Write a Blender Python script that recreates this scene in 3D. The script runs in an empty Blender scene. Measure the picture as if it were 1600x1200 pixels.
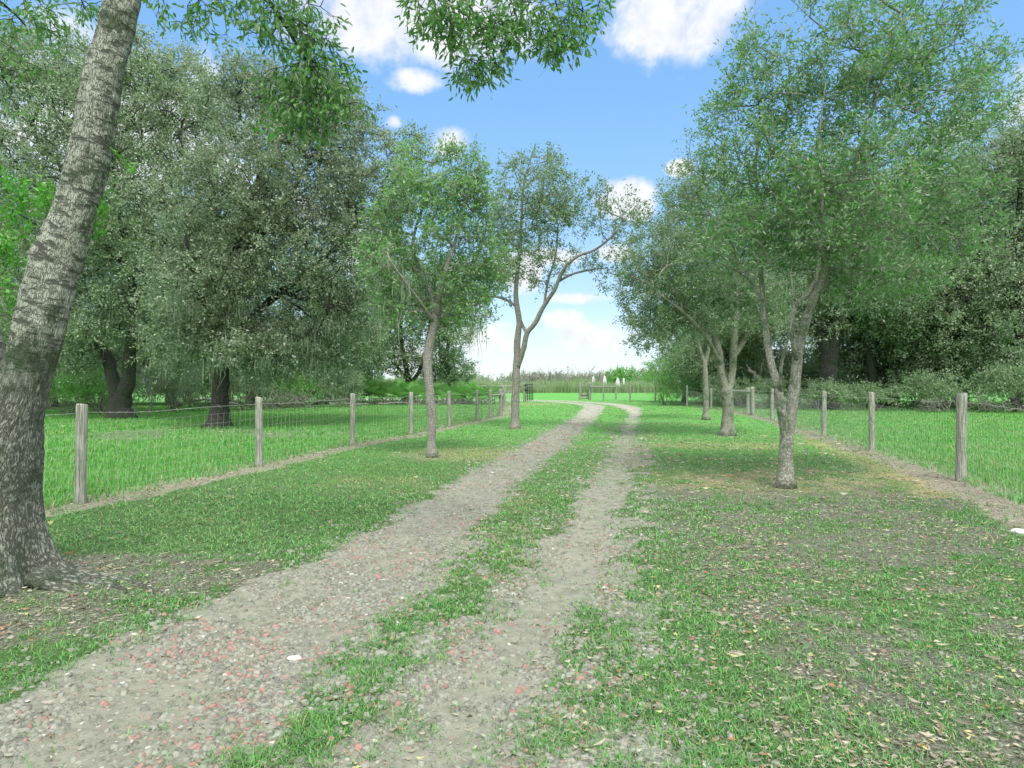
import bpy, math, random
import numpy as np
from mathutils import Vector
random.seed(7)
RNG = np.random.default_rng(11)
sc = bpy.context.scene
COL = sc.collection
R = math.radians

# ------------------------------------------------------------------ camera, sky, sun, exposure
CAMH = 1.58
cam_d = bpy.data.cameras.new("camera")
cam_d.lens = 22.5; cam_d.sensor_width = 36.0; cam_d.clip_end = 6000; cam_d.clip_start = 0.05
cam = bpy.data.objects.new("camera", cam_d); COL.objects.link(cam)
cam.location = (0, 0, CAMH); cam.rotation_euler = (R(90), 0, 0)
sc.camera = cam
sc.view_settings.view_transform = 'Standard'; sc.view_settings.look = 'None'
sc.view_settings.gamma = 1.0; sc.view_settings.use_curve_mapping = False
sc.view_settings.exposure = 1.70
sc.cycles.max_bounces = 6; sc.cycles.diffuse_bounces = 3; sc.cycles.transmission_bounces = 4
sc.cycles.transparent_max_bounces = 8; sc.cycles.use_denoising = True
SUN_EL, SUN_AZ = R(58), R(165)          # azimuth clockwise from +Y (north)
sun_d = bpy.data.lights.new("sun", 'SUN'); sun_d.energy = 1.15; sun_d.angle = R(20); sun_d.color = (1.0, 0.965, 0.90)
sun = bpy.data.objects.new("sun", sun_d); COL.objects.link(sun)
sdir = Vector((math.sin(SUN_AZ)*math.cos(SUN_EL), math.cos(SUN_AZ)*math.cos(SUN_EL), math.sin(SUN_EL)))
sun.rotation_euler = sdir.to_track_quat('Z', 'Y').to_euler(); sun.location = sdir*50

world = bpy.data.worlds.new("World"); sc.world = world; world.use_nodes = True
wt = world.node_tree; wt.nodes.clear()

class NB:
    """tiny node-building helper"""
    def __init__(s, t): s.t = t
    def n(s, typ, **kw):
        nd = s.t.nodes.new(typ)
        for k, v in kw.items():
            if k.startswith('i_'):
                key = k[2:]; key = int(key) if key.isdigit() else key.replace('_', ' ')
                s.put(nd.inputs[key], v)
            else: setattr(nd, k, v)
        return nd
    def put(s, inp, v):
        if isinstance(v, bpy.types.NodeSocket): s.t.links.new(v, inp)
        elif v is not None: inp.default_value = v
    def m(s, op, a, b=None, c=None, clamp=False):
        nd = s.t.nodes.new('ShaderNodeMath'); nd.operation = op; nd.use_clamp = clamp
        for i, v in enumerate((a, b, c)): s.put(nd.inputs[i], v)
        return nd.outputs[0]
    def vm(s, op, a, b=None, scale=None):
        nd = s.t.nodes.new('ShaderNodeVectorMath'); nd.operation = op
        s.put(nd.inputs[0], a)
        if b is not None: s.put(nd.inputs[1], b)
        if scale is not None: s.put(nd.inputs['Scale'], scale)
        return nd.outputs['Value'] if op in ('DOT_PRODUCT', 'LENGTH', 'DISTANCE') else nd.outputs[0]
    def mix(s, f, a, b, blend='MIX'):
        nd = s.t.nodes.new('ShaderNodeMix'); nd.data_type = 'RGBA'; nd.blend_type = blend
        s.put(nd.inputs[0], f)
        for i, v in ((6, a), (7, b)):
            if isinstance(v, tuple) and len(v) == 3: v = (*v, 1)
            s.put(nd.inputs[i], v)
        return nd.outputs[2]
    def noise(s, vec, scale, detail=3, rough=.55, dist=0.0, col=False):
        nd = s.t.nodes.new('ShaderNodeTexNoise')
        if vec is not None: s.put(nd.inputs['Vector'], vec)
        nd.inputs['Scale'].default_value = scale; nd.inputs['Detail'].default_value = detail
        nd.inputs['Roughness'].default_value = rough; nd.inputs['Distortion'].default_value = dist
        return nd.outputs['Color' if col else 'Fac']
    def ramp(s, f, lo, hi, a=0.0, b=1.0):
        nd = s.t.nodes.new('ShaderNodeMapRange'); nd.interpolation_type = 'SMOOTHSTEP'
        s.put(nd.inputs[0], f)
        for i, v in enumerate((lo, hi, a, b)): s.put(nd.inputs[i+1], v)
        return nd.outputs[0]

W = NB(wt)
sky = W.n('ShaderNodeTexSky', sky_type='NISHITA'); sky.sun_disc = False
sky.sun_elevation = SUN_EL; sky.sun_rotation = SUN_AZ; sky.air_density = 1.0; sky.dust_density = 0.6; sky.ozone_density = 2.0
tc = W.n('ShaderNodeTexCoord'); dirv = W.vm('NORMALIZE', tc.outputs['Generated'])
sep = W.n('ShaderNodeSeparateXYZ', i_0=dirv)
az = W.m('ARCTAN2', sep.outputs[0], sep.outputs[1]); el = W.m('ARCSINE', sep.outputs[2])
wn = W.noise(dirv, 7.0, 6, .6); wn2 = W.noise(dirv, 22.0, 5, .6)
# cumulus at fixed bearings: (azimuth, elevation, half width, half height) from photo pixels
CL = [(640,5,215,72),(600,60,95,32),(690,75,70,26),(1055,5,120,66),(1040,62,60,24),(650,126,42,18),(700,222,32,22),
      (980,312,46,26),(1500,204,42,22),(765,528,52,24),(925,524,66,26),(885,500,34,16),(905,466,50,9),(1066,262,24,12),
      (180,190,230,110),(340,270,60,30),(430,330,80,40),(560,380,60,40),(810,425,40,30),(960,395,30,14),(615,190,14,10),
      (860,400,50,14),(1560,470,60,30),(1700,120,150,60),(-300,200,200,80),(600,560,70,26)]
acc = None
for px, py, rw, rh in CL:
    x, z = (px-800)/1000, (600-py)/1000
    a = math.atan2(x, 1); e = math.atan2(z, math.hypot(1, x)); k = math.hypot(1, x)
    wa = rw/1000/k**2*1.25; we = rh/1000/k*1.35
    da = W.m('MULTIPLY', W.m('SUBTRACT', az, a), 1/wa); de = W.m('MULTIPLY', W.m('SUBTRACT', el, e), 1/we)
    # flatter bases
    q = W.m('ADD', W.m('MULTIPLY', da, da), W.m('MULTIPLY', de, de))
    g = W.m('SUBTRACT', 1.0, q)
    acc = g if acc is None else W.m('MAXIMUM', acc, g)
nz = W.m('ADD', W.m('MULTIPLY', W.m('SUBTRACT', wn, .5), 2.6), W.m('MULTIPLY', W.m('SUBTRACT', wn2, .5), 1.3))
cf = W.m('ADD', acc, nz)
gen = W.ramp(W.noise(dirv, 2.4, 6, .6), .36, .50)                 # clouds added out of view, behind and overhead, to whiten the light
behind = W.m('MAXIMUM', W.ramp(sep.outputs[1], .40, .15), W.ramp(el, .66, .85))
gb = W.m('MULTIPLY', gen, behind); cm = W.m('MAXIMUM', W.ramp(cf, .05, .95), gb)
up = W.ramp(el, -.02, .5)
horizon = W.ramp(el, .0, .42, 0.78, 0.0)
skyc = W.n('ShaderNodeHueSaturation', i_Saturation=1.12, i_Value=1.0, i_Color=sky.outputs[0]).outputs[0]
cr = W.n('ShaderNodeValToRGB', i_0=W.m('MULTIPLY', el, 1.5))
cr.color_ramp.elements[0].color = (1.42, 1.66, 1.92, 1); cr.color_ramp.elements[0].position = 0.0
cr.color_ramp.elements[1].color = (.40, .90, 1.75, 1); cr.color_ramp.elements[1].position = 1.0
for p_, c_ in ((.13, (1.12, 1.50, 1.90)), (.36, (.70, 1.24, 1.88)), (.62, (.50, 1.07, 1.86))):
    e_ = cr.color_ramp.elements.new(p_); e_.color = (*c_, 1)
skyc = W.mix(.82, skyc, cr.outputs[0])
shade = W.ramp(wn2, .3, .7)
cloudc = W.mix(shade, (1.95, 2.0, 2.1), (2.4, 2.4, 2.42))
cloudc = W.mix(gb, cloudc, W.mix(shade, (4.0, 4.05, 4.1), (5.0, 5.0, 4.95)))  # unseen added clouds are brighter, to lift the light on the scene
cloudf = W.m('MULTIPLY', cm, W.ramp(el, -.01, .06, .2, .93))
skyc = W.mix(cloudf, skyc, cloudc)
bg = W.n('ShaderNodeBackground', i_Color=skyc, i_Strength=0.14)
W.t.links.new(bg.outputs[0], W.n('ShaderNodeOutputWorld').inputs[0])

# ------------------------------------------------------------------ numpy helpers
def hash2(ix, iy, seed):
    h = (ix.astype(np.int64)*374761393 + iy.astype(np.int64)*668265263 + seed*974634777) & 0xffffffff
    h = ((h ^ (h >> 13))*1274126177) & 0xffffffff
    return ((h ^ (h >> 16)) & 0xffff)/65535.0
def vnoise(x, y, s, seed=0):
    x = np.asarray(x, float)/s; y = np.asarray(y, float)/s
    ix = np.floor(x); iy = np.floor(y); fx = x-ix; fy = y-iy
    fx = fx*fx*(3-2*fx); fy = fy*fy*(3-2*fy)
    a = hash2(ix, iy, seed); b = hash2(ix+1, iy, seed); c = hash2(ix, iy+1, seed); d = hash2(ix+1, iy+1, seed)
    return (a*(1-fx)+b*fx)*(1-fy) + (c*(1-fx)+d*fx)*fy
def fbm(x, y, s, seed=0, o=4):
    r = 0; a = 1; t = 0
    for i in range(o):
        r = r + a*vnoise(x, y, s, seed+i*17); t += a; a *= .55; s *= .5
    return r/t
def sst(x, a, b):
    t = np.clip((x-a)/(b-a), 0, 1); return t*t*(3-2*t)
def P(px, py, d): return np.array([(px-800)/1000*d, d, CAMH-(py-600)/1000*d])
def G(px, py):
    d = CAMH*1000/(py-600); return np.array([(px-800)/1000*d, d])

def mesh_np(name, V, quads=None, tris=None, mat=None, parent=None, uv=None, attrs=None, smooth=False):
    me = bpy.data.meshes.new(name)
    V = np.asarray(V, np.float32).reshape(-1, 3)
    nq = 0 if quads is None else len(quads); nt = 0 if tris is None else len(tris)
    me.vertices.add(len(V)); me.vertices.foreach_set('co', V.ravel())
    loops = []
    if nq: loops.append(np.asarray(quads, np.int32).ravel())
    if nt: loops.append(np.asarray(tris, np.int32).ravel())
    loops = np.concatenate(loops)
    me.loops.add(len(loops)); me.loops.foreach_set('vertex_index', loops)
    me.polygons.add(nq+nt)
    st = np.concatenate([np.arange(nq)*4, nq*4+np.arange(nt)*3]).astype(np.int32)
    me.polygons.foreach_set('loop_start', st)
    try: me.polygons.foreach_set('loop_total', np.concatenate([np.full(nq, 4), np.full(nt, 3)]).astype(np.int32))
    except Exception: pass
    me.update(calc_edges=True)
    if uv is not None:
        ul = me.uv_layers.new(name='UVMap'); ul.data.foreach_set('uv', np.asarray(uv, np.float32)[loops].ravel())
    for k, v in (attrs or {}).items():
        v = np.asarray(v, np.float32)
        if v.ndim == 1:
            at = me.attributes.new(k, 'FLOAT', 'POINT'); at.data.foreach_set('value', v)
        else:
            at = me.attributes.new(k, 'FLOAT_COLOR', 'POINT'); at.data.foreach_set('color', v.ravel())
    if smooth: me.polygons.foreach_set('use_smooth', np.ones(nq+nt, bool))
    if mat: me.materials.append(mat)
    ob = bpy.data.objects.new(name, me); COL.objects.link(ob)
    if parent: ob.parent = parent
    return ob

def tag(o, label=None, cat=None, group=None, kind=None):
    if label: o['label'] = label
    if cat: o['category'] = cat
    if group: o['group'] = group
    if kind: o['kind'] = kind
    return o
def thing(name, label, cat, loc, group=None, rz=0):
    o = bpy.data.objects.new(name, None); COL.objects.link(o); o.empty_display_size = .3
    o.location = loc; o.rotation_euler = (0, 0, rz); tag(o, label, cat, group); return o
def copy_tree(o, loc, rz=0, s=1, label=None):
    c = o.copy(); COL.objects.link(c); c.location = loc; c.rotation_euler = (0, 0, rz); c.scale = (s, s, s) if not isinstance(s, tuple) else s
    if label: c['label'] = label
    for ch in o.children:
        k = ch.copy(); COL.objects.link(k); k.parent = c
        for g in ch.children:
            q = g.copy(); COL.objects.link(q); q.parent = k
    return c

class MB:
    """collects vertices and quads of one mesh"""
    def __init__(s): s.V = []; s.Q = []; s.T = []; s.U = []; s.n = 0
    def add(s, V, Q=None, U=None, T=None):
        V = np.asarray(V, float)
        s.V.append(V)
        if Q is not None and len(Q): s.Q.append(np.asarray(Q)+s.n)
        if T is not None and len(T): s.T.append(np.asarray(T)+s.n)
        s.U.append(np.zeros((len(V), 2)) if U is None else U); s.n += len(V)
    def tube(s, pts, rad, seg=6, cap=True, squash=None):
        pts = np.asarray(pts, float); n = len(pts); rad = np.broadcast_to(np.asarray(rad, float), (n,))
        T = np.gradient(pts, axis=0); T /= np.linalg.norm(T, axis=1)[:, None]+1e-9
        ref = np.array([0, 1., 0]) if abs(T[:, 1]).mean() < .8 else np.array([1., 0, 0])
        U_ = np.cross(T, ref); U_ /= np.linalg.norm(U_, axis=1)[:, None]+1e-9; W_ = np.cross(T, U_)
        an = np.linspace(0, 2*np.pi, seg+1)[:-1]
        ring = pts[:, None]+rad[:, None, None]*(np.cos(an)[None, :, None]*U_[:, None]+np.sin(an)[None, :, None]*W_[:, None])
        L = np.concatenate([[0], np.cumsum(np.linalg.norm(np.diff(pts, axis=0), axis=1))])
        rm = rad.mean()
        uv = np.stack([np.broadcast_to((np.abs(an-np.pi))[None]*rm, (n, seg)), np.broadcast_to(L[:, None], (n, seg))], -1).reshape(-1, 2)
        i, j = np.meshgrid(np.arange(n-1), np.arange(seg), indexing='ij'); j2 = (j+1) % seg
        Q = np.stack([i*seg+j, i*seg+j2, (i+1)*seg+j2, (i+1)*seg+j], -1).reshape(-1, 4)
        V = ring.reshape(-1, 3); Tr = None
        if cap and rm > .004:
            V = np.concatenate([V, pts[[0]], pts[[-1]]]); uv = np.concatenate([uv, [[0, 0], [0, L[-1]]]])
            a = np.arange(seg); b = (a+1) % seg; c0 = n*seg
            Tr = np.concatenate([np.stack([b, a, np.full(seg, c0)], 1), np.stack([a+(n-1)*seg, b+(n-1)*seg, np.full(seg, c0+1)], 1)])
        s.add(V, Q, uv, Tr)
    def box(s, c, size, rz=0, rx=0, ry=0):
        x, y, z = np.array(size)/2
        v = np.array([[-x,-y,-z],[x,-y,-z],[x,y,-z],[-x,y,-z],[-x,-y,z],[x,-y,z],[x,y,z],[-x,y,z]])
        from mathutils import Euler
        M = np.array(Euler((rx, ry, rz)).to_matrix()); v = v@M.T+np.asarray(c)
        s.add(v, [[0,3,2,1],[4,5,6,7],[0,1,5,4],[1,2,6,5],[2,3,7,6],[3,0,4,7]], v[:, [0, 2]])
    def build(s, name, mat=None, parent=None, smooth=False):
        V = np.concatenate(s.V); Q = np.concatenate(s.Q) if s.Q else None; T = np.concatenate(s.T) if s.T else None
        return mesh_np(name, V, Q, T, mat, parent, uv=np.concatenate(s.U), smooth=smooth)

# ------------------------------------------------------------------ terrain shape and ground maps
def arr(l): return np.array([[*G(px, py)] for px, py in l])
LR = np.array([(-2.35,1.2),(-2.0,2.63),(-1.87,3.22),(-1.51,4.51),(-1.21,5.64),(-.82,7.9),(-.3,11.0),(.73,15.8),(1.6,20.5),(2.75,26.3),(5.0,39.5),(5.9,47.0),(5.0,53.5),(2.2,58.8),(-3,62),(-14,65),(-40,70)])
RR = np.array([(-.9,1.2),(-.4,2.6),(-.29,2.87),(-.0,3.95),(.40,5.27),(1.05,7.9),(1.75,11.3),(2.75,15.8),(3.7,20.5),(4.9,26.3),(6.75,35.1),(7.9,43.9),(7.7,52.0),(6.0,57.5),(2.5,62.5),(-3,65),(-14,67.5),(-40,72.6)])
def smooth_line(p, n=12):
    out = []
    p = np.vstack([2*p[0]-p[1], p, 2*p[-1]-p[-2]])
    for i in range(1, len(p)-2):
        t = np.linspace(0, 1, n, endpoint=False)[:, None]
        a, b, c, d = p[i-1], p[i], p[i+1], p[i+2]
        out.append(.5*((2*b)+(-a+c)*t+(2*a-5*b+4*c-d)*t**2+(-a+3*b-3*c+d)*t**3))
    out.append(p[-2][None]); return np.vstack(out)
def dist_line(x, y, L):
    """distance to polyline and signed side"""
    x = np.asarray(x, float); y = np.asarray(y, float)
    best = np.full(x.shape, 1e9); side = np.zeros(x.shape)
    for a, b in zip(L[:-1], L[1:]):
        dx, dy = b-a; l2 = dx*dx+dy*dy+1e-12
        t = np.clip(((x-a[0])*dx+(y-a[1])*dy)/l2, 0, 1)
        ex = x-(a[0]+t*dx); ey = y-(a[1]+t*dy); d = ex*ex+ey*ey
        m = d < best; best = np.where(m, d, best); side = np.where(m, np.sign(dx*ey-dy*ex), side)
    return np.sqrt(best), side
LRs, RRs = smooth_line(LR, 4), smooth_line(RR, 4)
LF = [(-7.75,1.0),(-6.7,4.7),(-5.70,8.45),(-4.80,12.15),(-4.06,16.3),(-3.11,19.75),(-2.31,23.6),(-1.48,27.2),(-1.0,29.4),(-.56,31.6),(-.53,38.5),(-.5,44.5),(.2,50.5)]
RF = [(4.2,1.5),(5.9,6.1),(7.36,10.5),(8.6,15.3),(9.5,19.5),(11.45,28.2),(12.1,32.2),(13.0,38.5),(12.6,40.5),(12.3,45.0),(12.2,54.5),(10.8,58.5),(8.7,60.8),(7.6,62.6)]
LFa, RFa = np.array(LF), np.array(RF)
TREES_XY = [(-3.75,4.95),(-1.71,13.7),(.11,22.6),(4.22,9.88),(6.6,19.75),(8.6,28.2),(-17.6,28.7),(-10.6,23.2)]

def maps(x, y):
    x = np.asarray(x, float); y = np.asarray(y, float)
    dl, sl = dist_line(x, y, LRs); dr, sr = dist_line(x, y, RRs)
    n1 = fbm(x, y, .9, 3); n2 = fbm(x, y, .28, 9); n3 = fbm(x, y, 3.5, 21); nbig = fbm(x, y, 9, 5)
    far = sst(y, 30, 50); n4 = fbm(x, y, .12, 33, 2)
    wl = .57+.30*(n1-.5)+.45*(n2-.5)+.35*(n4-.5)+.25*far+.22*(1-sst(y, 3, 8)); wr = .37+.5*(n1-.5)+.45*(n2-.5)+.4*(n4-.5)+.35*far
    sf = .12*sst(y, 6, 20); rutl = (1-sst(dl, wl-.2-sf, wl+.2+sf))*(1-.3*sst(y, 8, 14)*sst(n2, .5, .7)); rutr = (1-sst(dr, wr-.22-sf, wr+.26+sf))*(1-.55*sst(y, 8, 13)*(1-sst(y, 34, 46))*sst(n2+.5*n1, .55, .9))
    # right of the right rut: gravel thins out into weedy grass
    rs = (sr < 0)*(1-sst(dr, .3+.5*(1-sst(y, 3, 5)), 1.25))*(1-sst(y, 14, 22))*sst(n2+.45*(n1-.5), .30, .60)*.85
    mid = ((sl < 0) & (sr > 0))*(1-sst(y, 4.6, 8.5))*sst(1-n2+.6*(.5-n1)+.3*(n4-.5), .52, .74)*.7
    dirt = np.clip(np.maximum.reduce([rutl, rutr, rs, mid]), 0, 1)
    drv = np.minimum(dl, dr)
    gravel = np.clip(1-sst(drv, .35, 1.5), 0, 1)*(y < 70)
    core = (1-sst(dr, .0, .42))*.85+(1-sst(dl, .0, .3))*.45*sst(n1, .42, .6)   # smooth sand in the wheel lines
    dfl, sfl = dist_line(x, y, LFa); dfr, sfr = dist_line(x, y, RFa)
    fl = (1-sst(np.abs(dfl-.12+.5*(n1-.5)), .12, .55)); fr = (1-sst(np.abs(dfr-.1+.6*(n1-.5)), .2, .75))*(y < 42)
    outl = (sfl > 0)*(y < 52); outr = (sfr < 0)                       # paddocks beyond the fences
    dt = np.full(x.shape, 99.)
    for k, (tx, ty) in enumerate(TREES_XY):
        s_ = 1.0 if k else .55
        dt = np.minimum(dt, np.hypot(x-tx, y-ty)*(1.0 if k else 1.1))
    near_t = (1-sst(dt+1.6*(n1-.5)+1.2*(n2-.5), .25, 1.2))*.75
    litter = np.clip(np.maximum.reduce([fl*.95, fr*.8, near_t*.35]), 0, 1)*(y < 56)
    # bare, leaf-strewn lawn right of the drive, thinning into the distance
    right = sst(x-.10*y, .3, 1.6)*(1-sst(y, 9, 15))*(sfr > 0)
    bare = right*sst(n1*.34+n2*.36+n3*.2+n4*.40, .47, .75)*.92
    lb = (sl > 0)*(1-sst(y, 5.5, 8.0))*(x > -6)*sst(n1*.5+n2*.5, .42, .64)*(1-sst(dl, 1.0, 3.2)*.55)
    oakfloor = np.maximum(1-sst(np.hypot((x+3.0)/1.5, (y-5.3)/.62), .7, 1.25), 1-sst(np.hypot((x+3.3)/.8, (y-4.25)/.55), .6, 1.2))*sst(n2*.6+.4*n1+.5*n4, .42, .82)
    shade_l = outl*(1-sst(np.hypot((x+10.5)/6.5, (y-20)/2.6), .7, 1.15))*sst(n1, .3, .55)*.8
    bare = np.clip(np.maximum.reduce([bare, lb*.28, oakfloor, shade_l*.7, near_t*.5]), 0, 1)
    dry = np.clip(sst(n3+.3*n1, .80, .98)*.25*(outl == 0)*(outr == 0)
                  + (1-sst(np.hypot((x-4.6)/3.0, (y-10.6)/1.5), .5, 1.2))*sst(n2, .3, .6)*.55
                  + (1-sst(np.hypot((x-5.6)/3.2, (y-16.5)/1.3), .5, 1.1))*.5*sst(n1, .3, .6)
                  + (1-sst(np.abs(dfr-.75), .1, .55))*.55*(sfr > 0)*(y < 19)*(y > 9)
                  + (1-sst(np.hypot((x+1.0)/1.6, (y-14.5)/1.6), .5, 1.3))*.45
                  + (1-sst(np.hypot((x-1.5)/2.5, (y-50)/3), .5, 1.3))*.5, 0, 1)
    lush = np.clip(outl+outr+.0, 0, 1)*(1-shade_l)
    return dict(dirt=dirt, gravel=gravel, core=core, litter=litter, bare=bare, dry=dry, lush=lush, dl=dl, dr=dr,
                outl=outl, outr=outr, n1=n1, n2=n2, n3=n3, nbig=nbig)

def gz(x, y, m=None):
    x = np.asarray(x, float); y = np.asarray(y, float)
    dl, _ = dist_line(x, y, LRs[::3]); dr, _ = dist_line(x, y, RRs[::3])
    z = .07*(fbm(x, y, 7, 40, 2)-.5)+.035*(fbm(x, y, 1.3, 41, 3)-.5)
    z = z-.045*np.exp(-(dl/.4)**2)-.05*np.exp(-(dr/.35)**2)
    z = z*(1-sst(y, 45, 75))
    z = z+1.35*sst(y, 78, 210)+.08*np.exp(-((x+3.9)**2+(y-4.95)**2)/1.4)
    return z
def gz1(x, y): return float(gz(np.array([x]), np.array([y]))[0])

# ------------------------------------------------------------------ materials
def new_mat(name):
    m = bpy.data.materials.new(name); m.use_nodes = True; m.node_tree.nodes.clear()
    return m, NB(m.node_tree)
def finish(B, shader): B.t.links.new(shader, B.n('ShaderNodeOutputMaterial').inputs[0])
def principled(B, color, rough=.8, spec=.5, normal=None, **kw):
    p = B.n('ShaderNodeBsdfPrincipled'); B.put(p.inputs['Base Color'], (*color, 1) if isinstance(color, tuple) and len(color) == 3 else color)
    B.put(p.inputs['Roughness'], rough); B.put(p.inputs['Specular IOR Level'], spec)
    if normal is not None: B.put(p.inputs['Normal'], normal)
    for k, v in kw.items(): B.put(p.inputs[k.replace('_', ' ')], v)
    return p.outputs[0]
def leaf_mat(name, c1, c2, pale, pale_amt=.35, rough=.45, trans=.42, spec=.38):
    m, B = new_mat(name)
    g = B.n('ShaderNodeNewGeometry'); r = g.outputs['Random Per Island']
    col = B.mix(r, c1, c2)
    r2 = B.m('FRACT', B.m('MULTIPLY', r, 37.7))
    big = B.noise(B.n('ShaderNodeTexCoord').outputs['Object'], .8, 2)
    col = B.mix(B.ramp(big, .35, .65, 0, .55), col, c2)
    f = B.m('GREATER_THAN', r2, 1-pale_amt)
    col = B.mix(f, col, pale)  # share of leaves painted pale: sky highlights in the colour, besides pale undersides
    col = B.mix(B.m('MULTIPLY', g.outputs['Backfacing'], .55), col, pale)
    sh = principled(B, col, rough, spec)
    tr = B.n('ShaderNodeBsdfTranslucent'); B.put(tr.inputs[0], B.mix(.5, col, c2))
    mx = B.n('ShaderNodeMixShader'); mx.inputs[0].default_value = trans
    B.t.links.new(sh, mx.inputs[1]); B.t.links.new(tr.outputs[0], mx.inputs[2])
    finish(B, mx.outputs[0]); return m
M_LIVE = leaf_mat('leaf_live_oak', (.100,.165,.072), (.175,.300,.105), (.46,.52,.40), .28)
M_LIVE_D = leaf_mat('leaf_dark_oak', (.088,.145,.070), (.155,.255,.102), (.42,.47,.37), .24)
M_YOUNG = leaf_mat('leaf_young_oak', (.050,.145,.030), (.090,.330,.040), (.38,.45,.33), .18)
M_YOUNG_L = leaf_mat('leaf_bright_young_oak', (.065,.180,.040), (.135,.400,.060), (.38,.46,.32), .22)
M_YOUNG2 = leaf_mat('leaf_tall_oak', (.060,.145,.042), (.105,.265,.058), (.40,.46,.35), .24)
M_OVER = leaf_mat('leaf_near_oak', (.055,.160,.035), (.110,.340,.050), (.28,.40,.20), .15, .45, .4)

M_SHRUB = leaf_mat('leaf_shrub', (.075,.240,.040), (.150,.460,.060), (.30,.44,.22), .10, .45)
M_UNDER = leaf_mat('leaf_undergrowth', (.088,.180,.064), (.155,.325,.092), (.42,.48,.36), .26, .45)
M_SPROUT = leaf_mat('leaf_sprout', (.060,.220,.020), (.110,.400,.030), (.20,.50,.10), .1, .45, .4)
M_REED = leaf_mat('tall_grass', (.14,.28,.09), (.22,.38,.14), (.40,.44,.28), .3, .6)

def bark_mat(name, c_light, c_dark, moss=(.05,.10,.04), moss_amt=.45, scale=1.0, rings=0.0, ringfade=None, lich=.0):
    m, B = new_mat(name)
    uvn = B.n('ShaderNodeTexCoord'); uv = uvn.outputs['UV']; ob = uvn.outputs['Object']
    wob = B.vm('SCALE', B.vm('SUBTRACT', B.noise(ob, 9*scale, 3, col=True), (.5,.5,.5)), scale=.05/scale)
    mp = B.n('ShaderNodeMapping', i_Vector=B.vm('ADD', uv, wob)); mp.inputs['Scale'].default_value = (75*scale, 24*scale, 1)
    vo = B.n('ShaderNodeTexVoronoi', feature='DISTANCE_TO_EDGE', i_Vector=mp.outputs[0], i_Scale=1.0)
    mpr = B.n('ShaderNodeMapping', i_Vector=B.vm('ADD', uv, B.vm('SCALE', wob, scale=1.2))); mpr.inputs['Scale'].default_value = (46*scale, 11*scale, 1)
    rd = B.m('ABSOLUTE', B.m('SUBTRACT', B.noise(mpr.outputs[0], 1.0, 5, .6), .5))
    crack = B.m('MULTIPLY', B.ramp(rd, 0, .085), B.ramp(vo.outputs[0], 0, .25, .72, 1))
    fine = B.noise(ob, 55*scale, 4, .65)
    h = B.m('ADD', B.m('MULTIPLY', crack, .8), B.m('MULTIPLY', fine, .45))
    if rings:
        mp2 = B.n('ShaderNodeMapping', i_Vector=B.vm('ADD', uv, B.vm('SCALE', wob, scale=.6))); mp2.inputs['Scale'].default_value = (3.0, 16, 1)
        rn = B.noise(mp2.outputs[0], 1.0, 4, .7)
        mp3 = B.n('ShaderNodeMapping', i_Vector=B.vm('ADD', uv, wob)); mp3.inputs['Scale'].default_value = (60, 16, 1)
        v3 = B.n('ShaderNodeTexVoronoi', feature='DISTANCE_TO_EDGE', i_Vector=mp3.outputs[0], i_Scale=1.0)
        ring = B.m('MULTIPLY', B.ramp(rn, .38, .50), B.ramp(v3.outputs[0], 0, .12, .35, 1))
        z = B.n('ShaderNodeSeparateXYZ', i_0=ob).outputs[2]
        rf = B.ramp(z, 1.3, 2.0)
        h = B.mix(rf, h, B.m('MULTIPLY', ring, 1.15))
        crack = B.mix(rf, crack, ring)
    col = B.mix(B.m('MULTIPLY', crack, B.ramp(fine, .25, .6, .55, 1)), c_dark, c_light)
    mn = B.noise(ob, 3.2*scale, 5, .65); mn2 = B.noise(ob, 26*scale, 3, .6)
    mf = B.m('MULTIPLY', B.ramp(B.m('ADD', B.m('MULTIPLY', mn, .75), B.m('MULTIPLY', mn2, .25)), .60-.25*moss_amt, .66-.14*moss_amt), .85)
    col = B.mix(mf, col, moss)
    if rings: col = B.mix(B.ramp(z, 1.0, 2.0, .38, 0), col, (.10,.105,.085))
    if lich: col = B.mix(B.ramp(B.noise(ob, 11*scale, 4, .6), .60, .66, 0, lich), col, (.42,.46,.40))
    bp = B.n('ShaderNodeBump', i_Strength=.9, i_Distance=.018/scale, i_Height=h)
    finish(B, principled(B, col, .93, .25, bp.outputs[0])); return m
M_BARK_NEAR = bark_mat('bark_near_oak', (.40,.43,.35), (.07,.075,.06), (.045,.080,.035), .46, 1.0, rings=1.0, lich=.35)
M_BARK_PALE = bark_mat('bark_pale', (.46,.47,.38), (.17,.17,.14), (.10,.16,.08), .45, 1.6, lich=.5)
M_BARK_GREY = bark_mat('bark_grey', (.42,.40,.35), (.17,.16,.14), (.11,.15,.09), .2, 1.6, lich=.4)
M_BARK_LICHEN = bark_mat('bark_lichen', (.50,.49,.43), (.17,.16,.14), (.11,.15,.09), .2, 1.6, lich=.75)
M_BARK_DARK = bark_mat('bark_dark', (.12,.12,.10), (.03,.03,.027), (.04,.07,.03), .4, .8)
M_DEADWOOD = bark_mat('dead_wood', (.42,.41,.37), (.16,.15,.135), (.12,.15,.09), .1, 1.2)
m, B = new_mat('spanish_moss')
g = B.n('ShaderNodeNewGeometry')
finish(B, principled(B, B.mix(g.outputs['Random Per Island'], (.13,.19,.11), (.28,.35,.24)), .95, .1)); M_MOSS = m

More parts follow.
